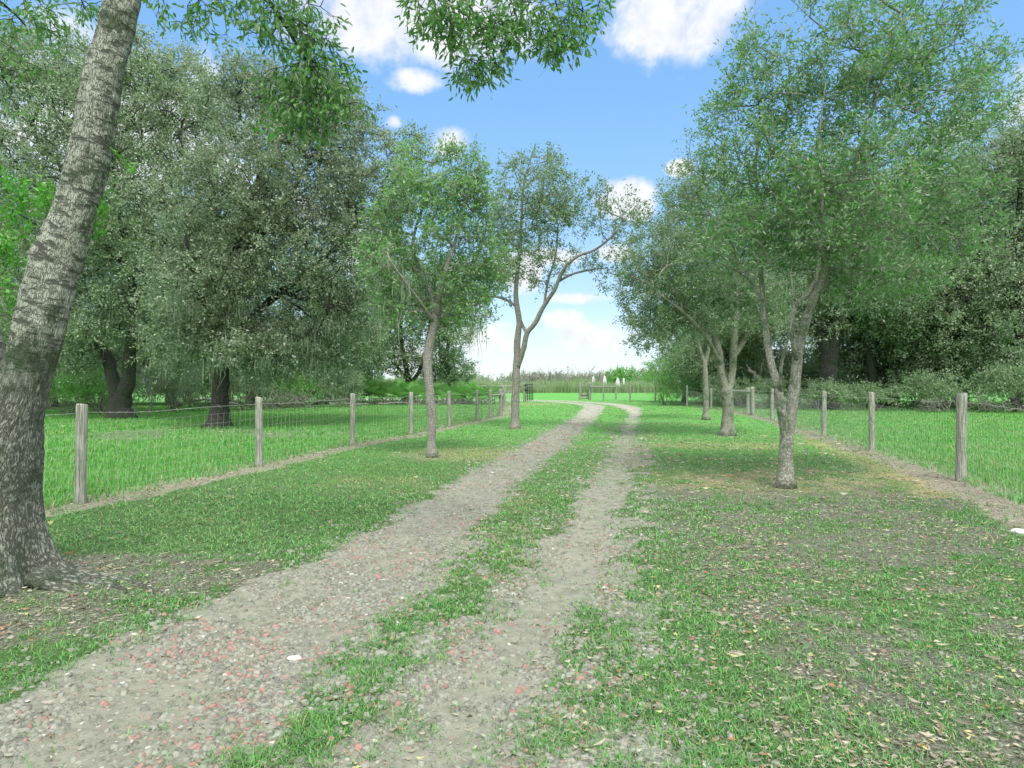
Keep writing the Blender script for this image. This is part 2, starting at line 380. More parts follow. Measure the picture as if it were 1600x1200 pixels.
m, B = new_mat('post_wood')
tcn = B.n('ShaderNodeTexCoord'); mp = B.n('ShaderNodeMapping', i_Vector=tcn.outputs['Object']); mp.inputs['Scale'].default_value = (1, 1, .06)
gr = B.noise(mp.outputs[0], 55, 5, .7); bl = B.noise(tcn.outputs['Object'], 5, 4)
col = B.mix(B.ramp(gr, .35, .65), (.13,.135,.11), (.40,.41,.35)); col = B.mix(B.ramp(bl, .5, .68, 0, .6), col, (.13,.18,.10))
bp = B.n('ShaderNodeBump', i_Strength=.8, i_Distance=.012, i_Height=gr)
finish(B, principled(B, col, .9, .2, bp.outputs[0])); M_POST = m
m, B = new_mat('galvanised_wire'); finish(B, principled(B, (.50,.51,.48), .6, .4, Metallic=.2)); M_WIRE = m
m, B = new_mat('dark_metal'); finish(B, principled(B, (.03,.032,.035), .45, .5, Metallic=.5)); M_DARK = m
m, B = new_mat('white_shell')
wn_ = B.noise(B.n('ShaderNodeTexCoord').outputs['Object'], 4, 4)
finish(B, principled(B, B.mix(wn_, (.42,.43,.41), (.62,.62,.61)), .7)); M_WHITE = m
m, B = new_mat('pale_rock')
wn_ = B.noise(B.n('ShaderNodeTexCoord').outputs['Object'], 14, 5)
finish(B, principled(B, B.mix(wn_, (.45,.45,.42), (.85,.85,.82)), .9, .3, B.n('ShaderNodeBump', i_Strength=.6, i_Distance=.02, i_Height=wn_).outputs[0])); M_ROCK = m

# gravel: per-stone colours, a good share of broken red brick
m, B = new_mat('gravel_stones')
g = B.n('ShaderNodeNewGeometry'); r = g.outputs['Random Per Island']; r2 = B.m('FRACT', B.m('MULTIPLY', r, 53.3))
ob = B.n('ShaderNodeTexCoord').outputs['Object']
grey = B.mix(r2, (.11,.115,.09), (.29,.30,.245)); red = B.mix(r2, (.24,.12,.10), (.38,.21,.175))
redzone = B.ramp(B.noise(ob, .9, 3), .42, .62, .02, .20)
col = B.mix(B.m('LESS_THAN', r, redzone), grey, red)
col = B.mix(B.m('GREATER_THAN', r, .988), col, (.48,.48,.43))
sp = B.noise(ob, 90, 3)
col = B.mix(B.ramp(sp, .35, .7, 0, .4), col, (.30,.29,.245))
finish(B, principled(B, col, .92, .25, B.n('ShaderNodeBump', i_Strength=.5, i_Distance=.004, i_Height=sp).outputs[0])); M_STONE = m
m, B = new_mat('fallen_leaves')
g = B.n('ShaderNodeNewGeometry'); r = g.outputs['Random Per Island']; r2 = B.m('FRACT', B.m('MULTIPLY', r, 29.1))
col = B.mix(r2, (.13,.115,.085), (.40,.37,.28)); col = B.mix(B.m('LESS_THAN', r, .06), col, (.32,.16,.08)); col = B.mix(B.m('GREATER_THAN', r, .94), col, (.40,.40,.18))
finish(B, principled(B, col, .75, .3)); M_FALLEN = m
m, B = new_mat('grass_blades')
g = B.n('ShaderNodeNewGeometry'); r = g.outputs['Random Per Island']; at = B.n('ShaderNodeAttribute', attribute_name='dry'); dv = at.outputs['Fac']
lu = B.n('ShaderNodeAttribute', attribute_name='lush').outputs['Fac']
ob = B.n('ShaderNodeTexCoord').outputs['Object']
col = B.mix(r, (.085,.225,.055), (.195,.500,.115))
col = B.mix(lu, col, B.mix(r, (.080,.250,.045), (.165,.470,.095)))
col = B.mix(B.ramp(B.noise(ob, .6, 3), .4, .65, 0, .35), col, (.20,.42,.14))
col = B.mix(B.ramp(B.noise(ob, 1.7, 4), .50, .72, 0, .28), col, (.085,.20,.055)); col = B.mix(B.ramp(B.noise(ob, .35, 4), .52, .70, 0, .35), col, (.26,.38,.13))
r2 = B.m('FRACT', B.m('MULTIPLY', r, 41.9))
col = B.mix(B.m('LESS_THAN', r2, B.m('ADD', B.m('MULTIPLY', dv, .8), .07)), col, B.mix(r, (.36,.30,.13), (.50,.44,.25)))
r3 = B.m('FRACT', B.m('MULTIPLY', r, 17.3)); col = B.mix(B.m('MULTIPLY', B.m('LESS_THAN', r3, .26), B.m('SUBTRACT', 1.0, lu)), col, B.mix(r, (.075,.150,.065), (.17,.30,.14)))
sh = principled(B, col, .55, .35); tr = B.n('ShaderNodeBsdfTranslucent'); B.put(tr.inputs[0], col)
mx = B.n('ShaderNodeMixShader'); mx.inputs[0].default_value = .3; B.t.links.new(sh, mx.inputs[1]); B.t.links.new(tr.outputs[0], mx.inputs[2])
finish(B, mx.outputs[0]); M_GRASS = m

m, B = new_mat('ground_soil_grass')
ob = B.n('ShaderNodeTexCoord').outputs['Object']
a1 = B.n('ShaderNodeAttribute', attribute_name='mask1').outputs['Color']; s1 = B.n('ShaderNodeSeparateColor', i_0=a1)
a2 = B.n('ShaderNodeAttribute', attribute_name='mask2').outputs['Color']; s2 = B.n('ShaderNodeSeparateColor', i_0=a2)
dirt, gravel, litter = s1.outputs; bare, dry, lush = s2.outputs
f1 = B.noise(ob, 60, 6, .7); f2 = B.noise(ob, 9, 5, .6); f3 = B.noise(ob, 1.5, 4); f4 = B.noise(ob, 220, 3, .6)
soil = B.mix(B.ramp(f1, .3, .7), (.045,.044,.036), (.22,.212,.175))
thatch = B.mix(B.ramp(f1, .35, .65), (.028,.065,.022), (.105,.190,.060))  # thatch and soil darkened: shade between the blades put into their colour
grass_far = B.mix(B.ramp(f2, .3, .7), (.090,.250,.060), (.150,.400,.090)); grass_far = B.mix(B.ramp(f3, .35, .7, 0, .5), grass_far, (.13,.30,.07))
yv = B.n('ShaderNodeSeparateXYZ', i_0=ob).outputs[1]
fy = B.ramp(yv, 8, 24)
gcol = B.mix(fy, thatch, grass_far)
gcol = B.mix(B.m('MULTIPLY', lush, B.ramp(yv, 5, 20, .45, 1)), gcol, B.mix(B.ramp(f2, .3, .7), (.080,.250,.050), (.140,.400,.085)))
gcol = B.mix(B.ramp(B.m('ADD', bare, B.m('MULTIPLY', B.m('SUBTRACT', f2, .5), .9)), .10, .80, 0, .85), gcol, soil)
gcol = B.mix(B.m('MULTIPLY', dry, B.ramp(f2, .3, .6, .3, 1)), gcol, (.34,.29,.15))
lit = B.mix(B.ramp(f1, .35, .65), (.14,.125,.10), (.38,.34,.27))
gcol = B.mix(B.ramp(B.m('ADD', litter, B.m('MULTIPLY', B.m('SUBTRACT', f2, .5), .7)), .25, .6, 0, .85), gcol, lit)
sand = B.mix(B.ramp(f4, .3, .7), (.205,.208,.160), (.315,.32,.255)); sand = B.mix(B.ramp(f2, .35, .7, 0, .6), sand, (.145,.15,.115))
vo = B.n('ShaderNodeTexVoronoi', i_Vector=ob, i_Scale=34.0); vc = B.n('ShaderNodeSeparateColor', i_0=vo.outputs['Color'])
peb = B.mix(vc.outputs[0], (.11,.115,.09), (.29,.30,.245)); peb = B.mix(B.m('GREATER_THAN', vc.outputs[1], .92), peb, (.36,.21,.17)); peb = B.mix(B.m('GREATER_THAN', vc.outputs[2], .96), peb, (.55,.55,.5))
sand = B.mix(B.ramp(yv, 12, 38, 0, .8), sand, B.mix(B.ramp(f2, .3, .7), (.34,.33,.265), (.50,.48,.40)))
pf = B.m('MULTIPLY', B.m('LESS_THAN', vo.outputs['Distance'], .42), B.m('MULTIPLY', gravel, B.ramp(B.m('ADD', f2, B.m('MULTIPLY', f3, .4)), .55, .85, .25, 1)))
sand = B.mix(pf, sand, peb)
df = B.ramp(B.m('ADD', dirt, B.m('MULTIPLY', B.m('SUBTRACT', f1, .5), .5)), .3, .65)
gcol = B.mix(df, gcol, sand)
hh = B.m('ADD', B.m('MULTIPLY', f1, .5), B.m('ADD', B.m('MULTIPLY', f2, .8), B.m('MULTIPLY', pf, .5)))
bp = B.n('ShaderNodeBump', i_Strength=.8, i_Distance=.02, i_Height=hh)
finish(B, principled(B, gcol, .95, .15, bp.outputs[0])); M_GROUND = m

# ------------------------------------------------------------------ ground sheet
def axis(lo, hi, fine_lo, fine_hi, step, grow):
    a = list(np.arange(fine_lo, fine_hi, step)); s = step; v = a[-1]
    while v < hi: s = min(s*grow, 120); v += s; a.append(v)
    s = step; v = a[0]; pre = []
    while v > lo: s = min(s*grow, 120); v -= s; pre.append(v)
    return np.array(pre[::-1]+a)
gx = axis(-1500, 1500, -7, 9, .07, 1.035); gy = axis(-60, 3000, 1.2, 14, .07, 1.018)
X, Y = np.meshgrid(gx, gy); nx = len(gx); ny = len(gy)
xf, yf = X.ravel(), Y.ravel(); mm = maps(xf, yf); Z = gz(xf, yf)
i, j = np.meshgrid(np.arange(ny-1), np.arange(nx-1), indexing='ij')
Q = np.stack([i*nx+j, i*nx+j+1, (i+1)*nx+j+1, (i+1)*nx+j], -1).reshape(-1, 4)
one = np.ones_like(xf)
ground = mesh_np('ground', np.stack([xf, yf, Z], 1), Q, mat=M_GROUND, smooth=True,
    attrs={'mask1': np.stack([mm['dirt'], mm['gravel']*(1-.8*mm['core']), mm['litter'], one], 1), 'mask2': np.stack([mm['bare'], mm['dry'], mm['lush'], one], 1)})
tag(ground, kind='structure')

# ------------------------------------------------------------------ grass
def scatter(n, dmin, dmax, amax=.80, power=0.0):
    u = RNG.random(n)
    d = dmin*(dmax/dmin)**u
    a = RNG.uniform(-amax, amax, n)
    t = np.tan(a)
    return t*d*1.0, d
def make_grass(n):
    x, y = scatter(n, 1.6, 60, .86)
    tuft = RNG.integers(0, 5, n)
    cx = x; cy = y
    m = maps(cx, cy)
    r = RNG.random(n)
    clump = sst(m['n2']*.5+vnoise(cx, cy, .10, 77)*.65, .38, .74)
    dens = (1-m['dirt']*.985)*(1-.70*m['bare'])*(1-.65*m['litter'])*(.16+.84*clump)*(1-.25*m['dry'])
    dens = np.maximum(dens, m['lush']*.95*(1-.6*m['litter']))
    dens *= (1-np.exp(-((x+3.9)**2+(y-4.95)**2)/.55))
    keep = r < dens
    x, y = x[keep], y[keep]; m = {k: v[keep] for k, v in m.items()}; n = len(x)
    # several blades share a root
    k = 3
    x = np.repeat(x, k)+RNG.normal(0, .014, n*k)*np.clip(np.repeat(y, k)/6, 1, 3); y = np.repeat(y, k)+RNG.normal(0, .014, n*k)*np.clip(np.repeat(y, k)/6, 1, 3)
    lush = np.repeat(m['lush'], k); dry = np.repeat(m['dry'], k); bare = np.repeat(m['bare'], k); n3 = np.repeat(m['n1'], k); n = n*k
    z = gz(x, y)-.004
    h = (.018+.036*RNG.random(n)**1.5)*(1+.5*(n3-.5))*(1-.3*bare)
    tall = RNG.random(n) < .05; h = np.where(tall, h*1.8, h)
    h = np.where(lush > .5, .045+.085*RNG.random(n)*(.5+vnoise(x, y, .7, 300)), h)
    w = np.clip(y/4.5, .8, 9)*.0042*(1+.7*RNG.random(n)); w = np.where(lush > .5, w*1.15, w)
    an = RNG.uniform(0, 2*np.pi, n); lean = (.4+1.3*RNG.random(n))*np.where(lush > .5, .45, 1)
    dx, dy = np.cos(an), np.sin(an); sx, sy = -dy, dx
    near = y < 9
    out = []
    def ringp(t, idx):
        hh = h[idx]; off = lean[idx]*hh*t**1.7
        return x[idx]+dx[idx]*off, y[idx]+dy[idx]*off, z[idx]+hh*(t-.25*lean[idx]*t*t)
    I = np.where(near)[0]; c = len(I)
    x0, y0, z0 = ringp(0, I); x1, y1, z1 = ringp(.55, I); x2, y2, z2 = ringp(1., I)
    wI = w[I]/2
    Vn = np.stack([np.stack([x0-sx[I]*wI, y0-sy[I]*wI, z0], 1), np.stack([x0+sx[I]*wI, y0+sy[I]*wI, z0], 1),
                   np.stack([x1+sx[I]*wI*.8, y1+sy[I]*wI*.8, z1], 1), np.stack([x1-sx[I]*wI*.8, y1-sy[I]*wI*.8, z1], 1),
                   np.stack([x2, y2, z2], 1)], 1).reshape(-1, 3)
    b = np.arange(c)[:, None]*5
    Qn = b+np.array([[0, 1, 2, 3]]); Tn = b+np.array([[3, 2, 4]])
    J = np.where(~near)[0]; c2 = len(J)
    x0, y0, z0 = ringp(0, J); x2, y2, z2 = ringp(1., J); wJ = w[J]/2
    Vf = np.stack([np.stack([x0-sx[J]*wJ, y0-sy[J]*wJ, z0], 1), np.stack([x0+sx[J]*wJ, y0+sy[J]*wJ, z0], 1), np.stack([x2, y2, z2], 1)], 1).reshape(-1, 3)
    Tf = len(Vn)+np.arange(c2)[:, None]*3+np.array([[0, 1, 2]])
    A = {'dry': np.concatenate([np.repeat(dry[I], 5), np.repeat(dry[J], 3)]), 'lush': np.concatenate([np.repeat(lush[I], 5), np.repeat(lush[J], 3)])}
    o = mesh_np('grass', np.concatenate([Vn, Vf]), Qn, np.concatenate([Tn, Tf]), M_GRASS, attrs=A)
    tag(o, 'short green lawn and longer paddock grass covering the ground', 'grass', kind='stuff')
make_grass(450000)

# ------------------------------------------------------------------ gravel and fallen leaves
ICO = np.array([[-.5,-.5,-.4],[.5,-.5,-.4],[.5,.5,-.4],[-.5,.5,-.4],[-.38,-.36,.4],[.40,-.34,.36],[.34,.40,.42],[-.36,.36,.35]])
ICQ = np.array([[0,1,5,4],[1,2,6,5],[2,3,7,6],[3,0,4,7],[4,5,6,7]])
def make_gravel(n):
    x, y = scatter(n, 2.2, 30, .78)
    m = maps(x, y)
    patch = sst(fbm(x, y, .38, 91), .36, .60)
    dens = np.clip(m['gravel']*(.12+.9*patch)*(1-.93*m['core'])*(.35+.65*m['dirt']), 0, 1)
    dens = np.maximum(dens, .012*(y < 10))
    k = RNG.random(n) < dens; x, y = x[k], y[k]; n = len(x)
    s = .007+.028*RNG.random(n)**2.7; s = s*np.clip(y/9, 1, 1.7)
    big = RNG.random(n) < .006; s = np.where(big & (y < 8), s+.022, s)
    rz = RNG.uniform(0, 2*np.pi, n); sc3 = np.stack([s*RNG.uniform(.8, 1.5, n), s*RNG.uniform(.7, 1.1, n), s*RNG.uniform(.35, .75, n)], 1)
    V = ICO[None]+RNG.uniform(-.16, .16, (n, 8, 3)); V = V*sc3[:, None]
    tx = RNG.normal(0, .22, (n, 1)); V[:, :, 2] += V[:, :, 0]*tx
    c, s_ = np.cos(rz)[:, None], np.sin(rz)[:, None]
    vx = V[:, :, 0]*c-V[:, :, 1]*s_+x[:, None]; vy = V[:, :, 0]*s_+V[:, :, 1]*c+y[:, None]
    vz = V[:, :, 2]+(gz(x, y)+sc3[:, 2]*.18)[:, None]
    o = mesh_np('gravel', np.stack([vx, vy, vz], -1).reshape(-1, 3), (np.arange(n)[:, None, None]*8+ICQ[None]).reshape(-1, 4), mat=M_STONE)
    tag(o, 'grey stones and broken red brick strewn along the wheel tracks', 'gravel', kind='stuff')
make_gravel(420000)
def make_litter(n):
    x, y = scatter(n, 2.2, 26, .78)
    m = maps(x, y)
    r_side = (x > .9+.1*y)
    dens = np.clip(.16+.9*m['litter']+.42*m['bare']+.26*r_side, 0, 1)*(1-.82*m['dirt'])*(1-.93*m['lush'])*(.4+.9*sst(fbm(x, y, 1.1, 60), .4, .65))
    k = RNG.random(n) < dens; x, y = x[k], y[k]; n = len(x)
    L = (.012+.036*RNG.random(n)**2.2)*np.clip(y/8, 1, 2); w = L*RNG.uniform(.20, .42, n); tw = RNG.random(n) < .16; L = np.where(tw, L*2.2, L); w = np.where(tw, .0028*np.clip(y/6, 1, 2), w)
    a = RNG.uniform(0, 2*np.pi, n); tilt = RNG.normal(0, .35, n); roll = RNG.normal(0, .5, n)
    base = np.array([[-.5, 0, 0], [-.1, .5, .0], [.5, 0, 0], [-.1, -.5, .0]])
    bx = base[None, :, 0]*L[:, None]; by = base[None, :, 1]*w[:, None]
    bz = np.abs(bx)*tilt[:, None]+by*roll[:, None]
    c, s_ = np.cos(a)[:, None], np.sin(a)[:, None]
    vx = bx*c-by*s_+x[:, None]; vy = bx*s_+by*c+y[:, None]; vz = bz+(gz(x, y)+.006+.014*RNG.random(n))[:, None]
    q = np.arange(n)[:, None]*4
    o = mesh_np('fallen_leaves', np.stack([vx, vy, vz], -1).reshape(-1, 3), tris=np.concatenate([q+[[0, 1, 2]], q+[[0, 2, 3]]]), mat=M_FALLEN)
    tag(o, 'dry tan and russet fallen leaves scattered on the lawn', 'leaf litter', kind='stuff')
make_litter(230000)

# ------------------------------------------------------------------ trees
def unit(v): return v/(np.linalg.norm(v, axis=-1, keepdims=True)+1e-9)
def resample(pts, step):
    p = np.asarray(pts, float); s = smooth_line(p, 8)
    L = np.concatenate([[0], np.cumsum(np.linalg.norm(np.diff(s[:, :3], axis=0), axis=1))])
    n = max(3, int(L[-1]/step)+1); t = np.linspace(0, L[-1], n)
    return np.stack([np.interp(t, L, s[:, k]) for k in range(s.shape[1])], 1)

def leaves_mesh(name, pos, dirs, L, Wd, mat, parent, rng, six=False, up=.5):
    n = len(pos)
    d = unit(dirs); nrm = unit(rng.normal(0, 1, (n, 3))+np.array([0, 0, up])); side = unit(np.cross(d, nrm)); nn = np.cross(side, d)
    l = L*rng.uniform(.65, 1.25, (n, 1)); w = Wd*rng.uniform(.7, 1.2, (n, 1))
    if six:
        V = np.stack([pos, pos+d*l*.3+side*w*.45-nn*l*.03, pos+d*l*.72+side*w*.36-nn*l*.04, pos+d*l-nn*l*.12, pos+d*l*.72-side*w*.36-nn*l*.04, pos+d*l*.3-side*w*.45-nn*l*.03], 1)
        b = np.arange(n)[:, None]*6
        Q = np.concatenate([b+[[0, 1, 2, 3]], b+[[0, 3, 4, 5]]])
    else:
        V = np.stack([pos, pos+d*l*.45+side*w*.5, pos+d*l-nn*l*.06, pos+d*l*.45-side*w*.5], 1)
        Q = np.arange(n)[:, None]*4+np.arange(4)[None]
    return mesh_np(name, V.reshape(-1, 3), Q, mat=mat, parent=parent)

def make_tree(name, label, base, stems, ells, leaf, bark, leafmat, seed, cat='tree', group=None, twigs=5, per=9, crad=.45,
              bf=.25, tip=.006, six=False, droop=-.1, moss=0, flare=1.5, twigmesh=True, seg=12, rmax=.09, gap=.0, mossz=99, rise=.12):
    """stems: polylines of world (x,y,z,r); ells: (centre, (rx,ry,rz), n clusters)"""
    rng = np.random.default_rng(seed)
    base = np.array([base[0], base[1], gz1(base[0], base[1])-.02])
    root = thing(name, label, cat, tuple(base), group)
    tb = MB(); npos = []; npl = []; npar = []; nstem = []; nr = []
    for si, st in enumerate(stems):
        st = np.asarray(st, float); p = resample(st, .16 if st[0, 3] > .1 else .22)
        p[:, :3] += (rng.normal(0, 1, (len(p), 3))*p[:, 3:4]*.05)
        rr = p[:, 3].copy()
        if si == 0 and flare > 1:
            hgt = p[:, 2]-p[0, 2]; rr = rr*(1+(flare-1)*np.exp(-hgt/(.8*st[0, 3]+.04)))
        rr = rr*(1+.04*np.sin(np.arange(len(rr))*.9+seed)+rng.normal(0, .02, len(rr)))
        tb.tube(p[:, :3]-base, rr, seg if st[0, 3] > .06 else 8)
        for k in range(len(p)):
            if si == 0 and k < len(p)*.3 and len(stems) > 1: continue
            npos.append(p[k, :3]); nr.append(p[k, 3]); nstem.append(True); npar.append(-1)
            npl.append(0.0 if si == 0 else .02*k)
    C = []
    for c, rad, n in ells:
        v = unit(rng.normal(0, 1, (int(n*2.2)+8, 3)))*rng.random((int(n*2.2)+8, 1))**(1/2.4)
        if gap: v = v[vnoise(v[:, 0]*2+c[0], v[:, 2]*2+v[:, 1]*1.3, .55, seed) > gap]
        C.append(np.asarray(c)+v[:n]*np.asarray(rad))
    C = np.concatenate(C); C = C[C[:, 2] > base[2]+.5]
    ns = len(npos); cap_n = ns+len(C)*12+50
    Pn = np.zeros((cap_n, 3)); Pn[:ns] = npos; PL = np.zeros(cap_n); PL[:ns] = npl
    par = np.full(cap_n, -1); cnt = ns; child_load = np.zeros(cap_n)
    dmin = np.array([np.min(np.linalg.norm(Pn[:ns]-c, axis=1)) for c in C]); order = np.argsort(dmin)
    C = C[order]; branches = []; ends = []; Tdir = []
    for c in C:
        dd = Pn[:cnt]-c; dist = np.sqrt((dd**2).sum(1)); cost = dist+bf*PL[:cnt]+np.where(dd[:, 2] > 0, dd[:, 2]*.5, 0)
        k = int(np.argmin(cost)); L = dist[k]
        s = max(1, min(10, int(math.ceil(L/.45)))); t = (np.arange(1, s+1)/s)[:, None]
        p0 = Pn[k]; path = p0+(c-p0)*t; path[:, 2] += (np.sin(t[:, 0]*np.pi)*L*.10)
        if s > 1: path[:-1] += rng.normal(0, .05*min(L, 1.5), (s-1, 3))
        idx = np.arange(cnt, cnt+s); Pn[idx] = path; PL[idx] = PL[k]+L*t[:, 0]; par[idx] = np.concatenate([[k], idx[:-1]]); cnt += s
        branches.append((k, idx)); ends.append(idx[-1])
        Tdir.append((path[-1]-(path[-2] if s > 1 else p0)))
    ex = 2.3; load = np.zeros(cnt)
    for e in ends: load[e] += tip**ex*1.5
    for q in range(cnt-1, ns-1, -1):
        load[par[q]] += load[q]
    rad = np.minimum(load**(1/ex), rmax); rs = np.array(nr)
    for k, idx in branches:
        r0 = rad[idx[0]]
        if k < ns: r0 = min(r0, rs[k]*.7)
        tb.tube(np.vstack([Pn[k], Pn[idx]])-base, np.minimum(np.concatenate([[r0], rad[idx]]), r0*1.02), 5 if r0 > .015 else 3, cap=False)
    # twigs and leaves
    E = Pn[ends]; nE = len(E); D = unit(np.array(Tdir))
    td = unit(D[:, None]*.5+rng.normal(0, .75, (nE, twigs, 3))+np.array([0, 0, rise]))
    tl = crad*rng.uniform(.5, 1.3, (nE, twigs, 1))
    t0 = np.repeat(E[:, None], twigs, 1); t1 = t0+td*tl; t1[..., 2] += droop*tl[..., 0]
    if twigmesh:
        a = t0.reshape(-1, 3)-base; b = t1.reshape(-1, 3)-base; n = len(a); w = tip*.6
        sd = unit(np.cross(b-a, rng.normal(0, 1, (n, 3))))*w; s2 = unit(np.cross(b-a, sd))*w
        V = np.stack([a+sd, a-sd*.5+s2*.87, a-sd*.5-s2*.87, b], 1).reshape(-1, 3); bb = np.arange(n)[:, None]*4
        tb.add(V, T=np.concatenate([bb+[[0, 1, 3]], bb+[[1, 2, 3]], bb+[[2, 0, 3]]]))
    tr = tb.build('trunk', bark, root, smooth=True)
    f = rng.uniform(.1, 1.05, (nE, twigs, per, 1))
    pos = t0[:, :, None]+(t1-t0)[:, :, None]*f; pos = pos+rng.normal(0, crad*.09, pos.shape)
    ld = td[:, :, None]*.7+rng.normal(0, .7, pos.shape)+np.array([0, 0, droop])
    leaves_mesh('crown', pos.reshape(-1, 3)-base, ld.reshape(-1, 3), leaf[0], leaf[1], leafmat, root, rng, six)
    if moss:
        cand = np.where((Pn[:cnt, 2] < mossz) & (np.arange(cnt) >= ns))[0]
        if len(cand):
            pk = cand[rng.integers(0, len(cand), moss)]; V = []; n = 0
            c0 = Pn[pk]-base; k = 16
            cen = np.repeat(c0, k, 0)+rng.normal(0, .14, (moss*k, 3))*[1, 1, .4]
            Lm = np.repeat(rng.uniform(.25, 1.0, moss), k)*rng.uniform(.4, 1.1, moss*k); sw = rng.normal(0, .05, (moss*k, 3)); an = rng.uniform(0, np.pi, moss*k)
            sd = np.stack([np.cos(an), np.sin(an), 0*an], 1)*rng.uniform(.004, .010, (moss*k, 1))
            mid = cen+sw*[1, 1, 0]-np.stack([0*Lm, 0*Lm, Lm*.5], 1); end = cen+sw*[.3, .3, 0]*rng.normal(0, 1.5, (moss*k, 1))-np.stack([0*Lm, 0*Lm, Lm], 1)
            V = np.stack([cen-sd*.5, cen+sd*.5, mid+sd, mid-sd, end+sd*.2, end-sd*.2], 1).reshape(-1, 3); bb = np.arange(moss*k)[:, None]*6
            mesh_np('hanging_moss', V, np.concatenate([bb+[[0, 1, 2, 3]], bb+[[3, 2, 4, 5]]]), mat=M_MOSS, parent=root)
    return root
def stem(d, pts, dd=None):
    """pts: (px,py,radius px[,depth offset]) -> world x,y,z,r"""
    out = []
    for q in pts:
        z = d+(q[3] if len(q) > 3 else 0); w = P(q[0], q[1], z); out.append((*w, q[2]/1000*z))
    return out
def ell(px, py, rx, ry, d, rd, n): return (P(px, py, d), (rx/1000*d, rd, ry/1000*d), n)

# --- young oak beside left fence
make_tree('young_oak', 'slender young oak with grey lichen-flecked trunk, nearest on the left lawn', (-1.71, 13.7),
    [stem(13.7, [(675,716,7.31),(674,690,6.88),(675,650,6.88),(670,600,7.14),(668,560,6.88),(675,520,6.45),(681,490,6.45)]),
     stem(13.7, [(680,500,4.73),(672,455,4.30),(655,420,3.61,.2),(645,380,2.75,.3),(655,340,2.06,.3),(668,300,1.55),(672,260,1.03)]),
     stem(13.7, [(682,498,4.73),(688,450,4.30,-.2),(700,410,3.44,-.2),(712,375,2.75),(722,335,2.06),(728,290,1.38),(738,255,0.86)]),
     stem(13.7, [(682,500,4.30),(700,465,3.78,.3),(725,430,2.92,.6),(748,395,2.24,.9),(760,350,1.55,1)]),
     stem(13.7, [(679,505,3.01),(655,470,2.58,-.5),(625,430,2.06,-.9),(605,400,1.38,-1.1)])],
    [ell(690,350,82,85,13.7,1.2,120), ell(660,300,62,48,13.5,.8,60), ell(725,300,50,60,13.8,.8,60), ell(620,420,50,75,13.6,.9,75), ell(740,410,45,60,14.1,.8,50),
     ell(700,450,55,65,13.9,.9,50), ell(600,350,36,36,13.6,.5,20), ell(700,250,34,26,13.7,.4,14), ell(620,480,40,36,13.6,.6,26), ell(592,410,34,40,13.6,.6,26), ell(765,430,36,60,14,.7,34), ell(730,490,40,36,14,.6,20), ell(640,250,40,26,13.6,.5,14)],
    (.085,.034), M_BARK_LICHEN, M_YOUNG_L, 21, group='oaks planted along the drive', twigs=6, per=8, crad=.34, rise=.45, moss=25, mossz=4.4, seg=14, gap=.28)
# --- taller forked oak
make_tree('young_oak', 'tall open-crowned oak forking above a smooth grey trunk, beside the left of the drive bend', (.11, 22.6),
    [stem(22.6, [(805,671,7.20),(805,640,6.30),(806,600,5.85),(807,565,5.58),(809,530,4.95),(811,500,4.50),(806,465,3.87),(808,430,3.24),(812,390,2.70),(815,340,2.07),(818,290,1.44),(828,250,0.81)]),
     stem(22.6, [(808,575,4.68),(818,545,4.14,-.2),(824,520,4.05,-.3),(836,505,3.78,-.4),(850,478,3.42,-.5),(868,450,2.88,-.7),(878,425,2.61,-.8),(900,402,2.25,-1),(930,390,1.80,-1.2),(955,370,1.44,-1.4),(972,345,0.90,-1.4)]),
     stem(22.6, [(872,440,2.16,-.7),(895,428,1.80,-.5),(920,422,1.44,-.3),(950,418,0.90,0)]),
     stem(22.6, [(824,522,3.06,-.3),(815,505,2.52,.2),(812,495,1.98,.4)]),
     stem(22.6, [(808,480,2.34),(790,468,1.98,.3),(770,463,1.62,.6),(748,464,1.08,.8)]),
     stem(22.6, [(850,478,2.16,-.5),(856,440,1.80,0),(868,400,1.44,.3),(872,350,1.08,.5)])],
    [ell(835,310,80,72,22.6,1.8,150), ell(790,370,58,66,22.8,1.6,90), ell(880,330,60,60,22.3,1.5,70), ell(780,430,40,30,23,1,26), ell(850,410,60,40,22.3,1.2,50),
     ell(970,340,46,44,21.4,1.0,46), ell(945,420,45,34,22.4,1,26), ell(850,250,36,22,22.6,.8,16), ell(775,455,34,20,23.2,.6,10), ell(930,300,24,20,21.8,.6,10)],
    (.105,.042), M_BARK_GREY, M_YOUNG2, 22, group='oaks planted along the drive', twigs=5, per=10, crad=.42, gap=.30, seg=14)
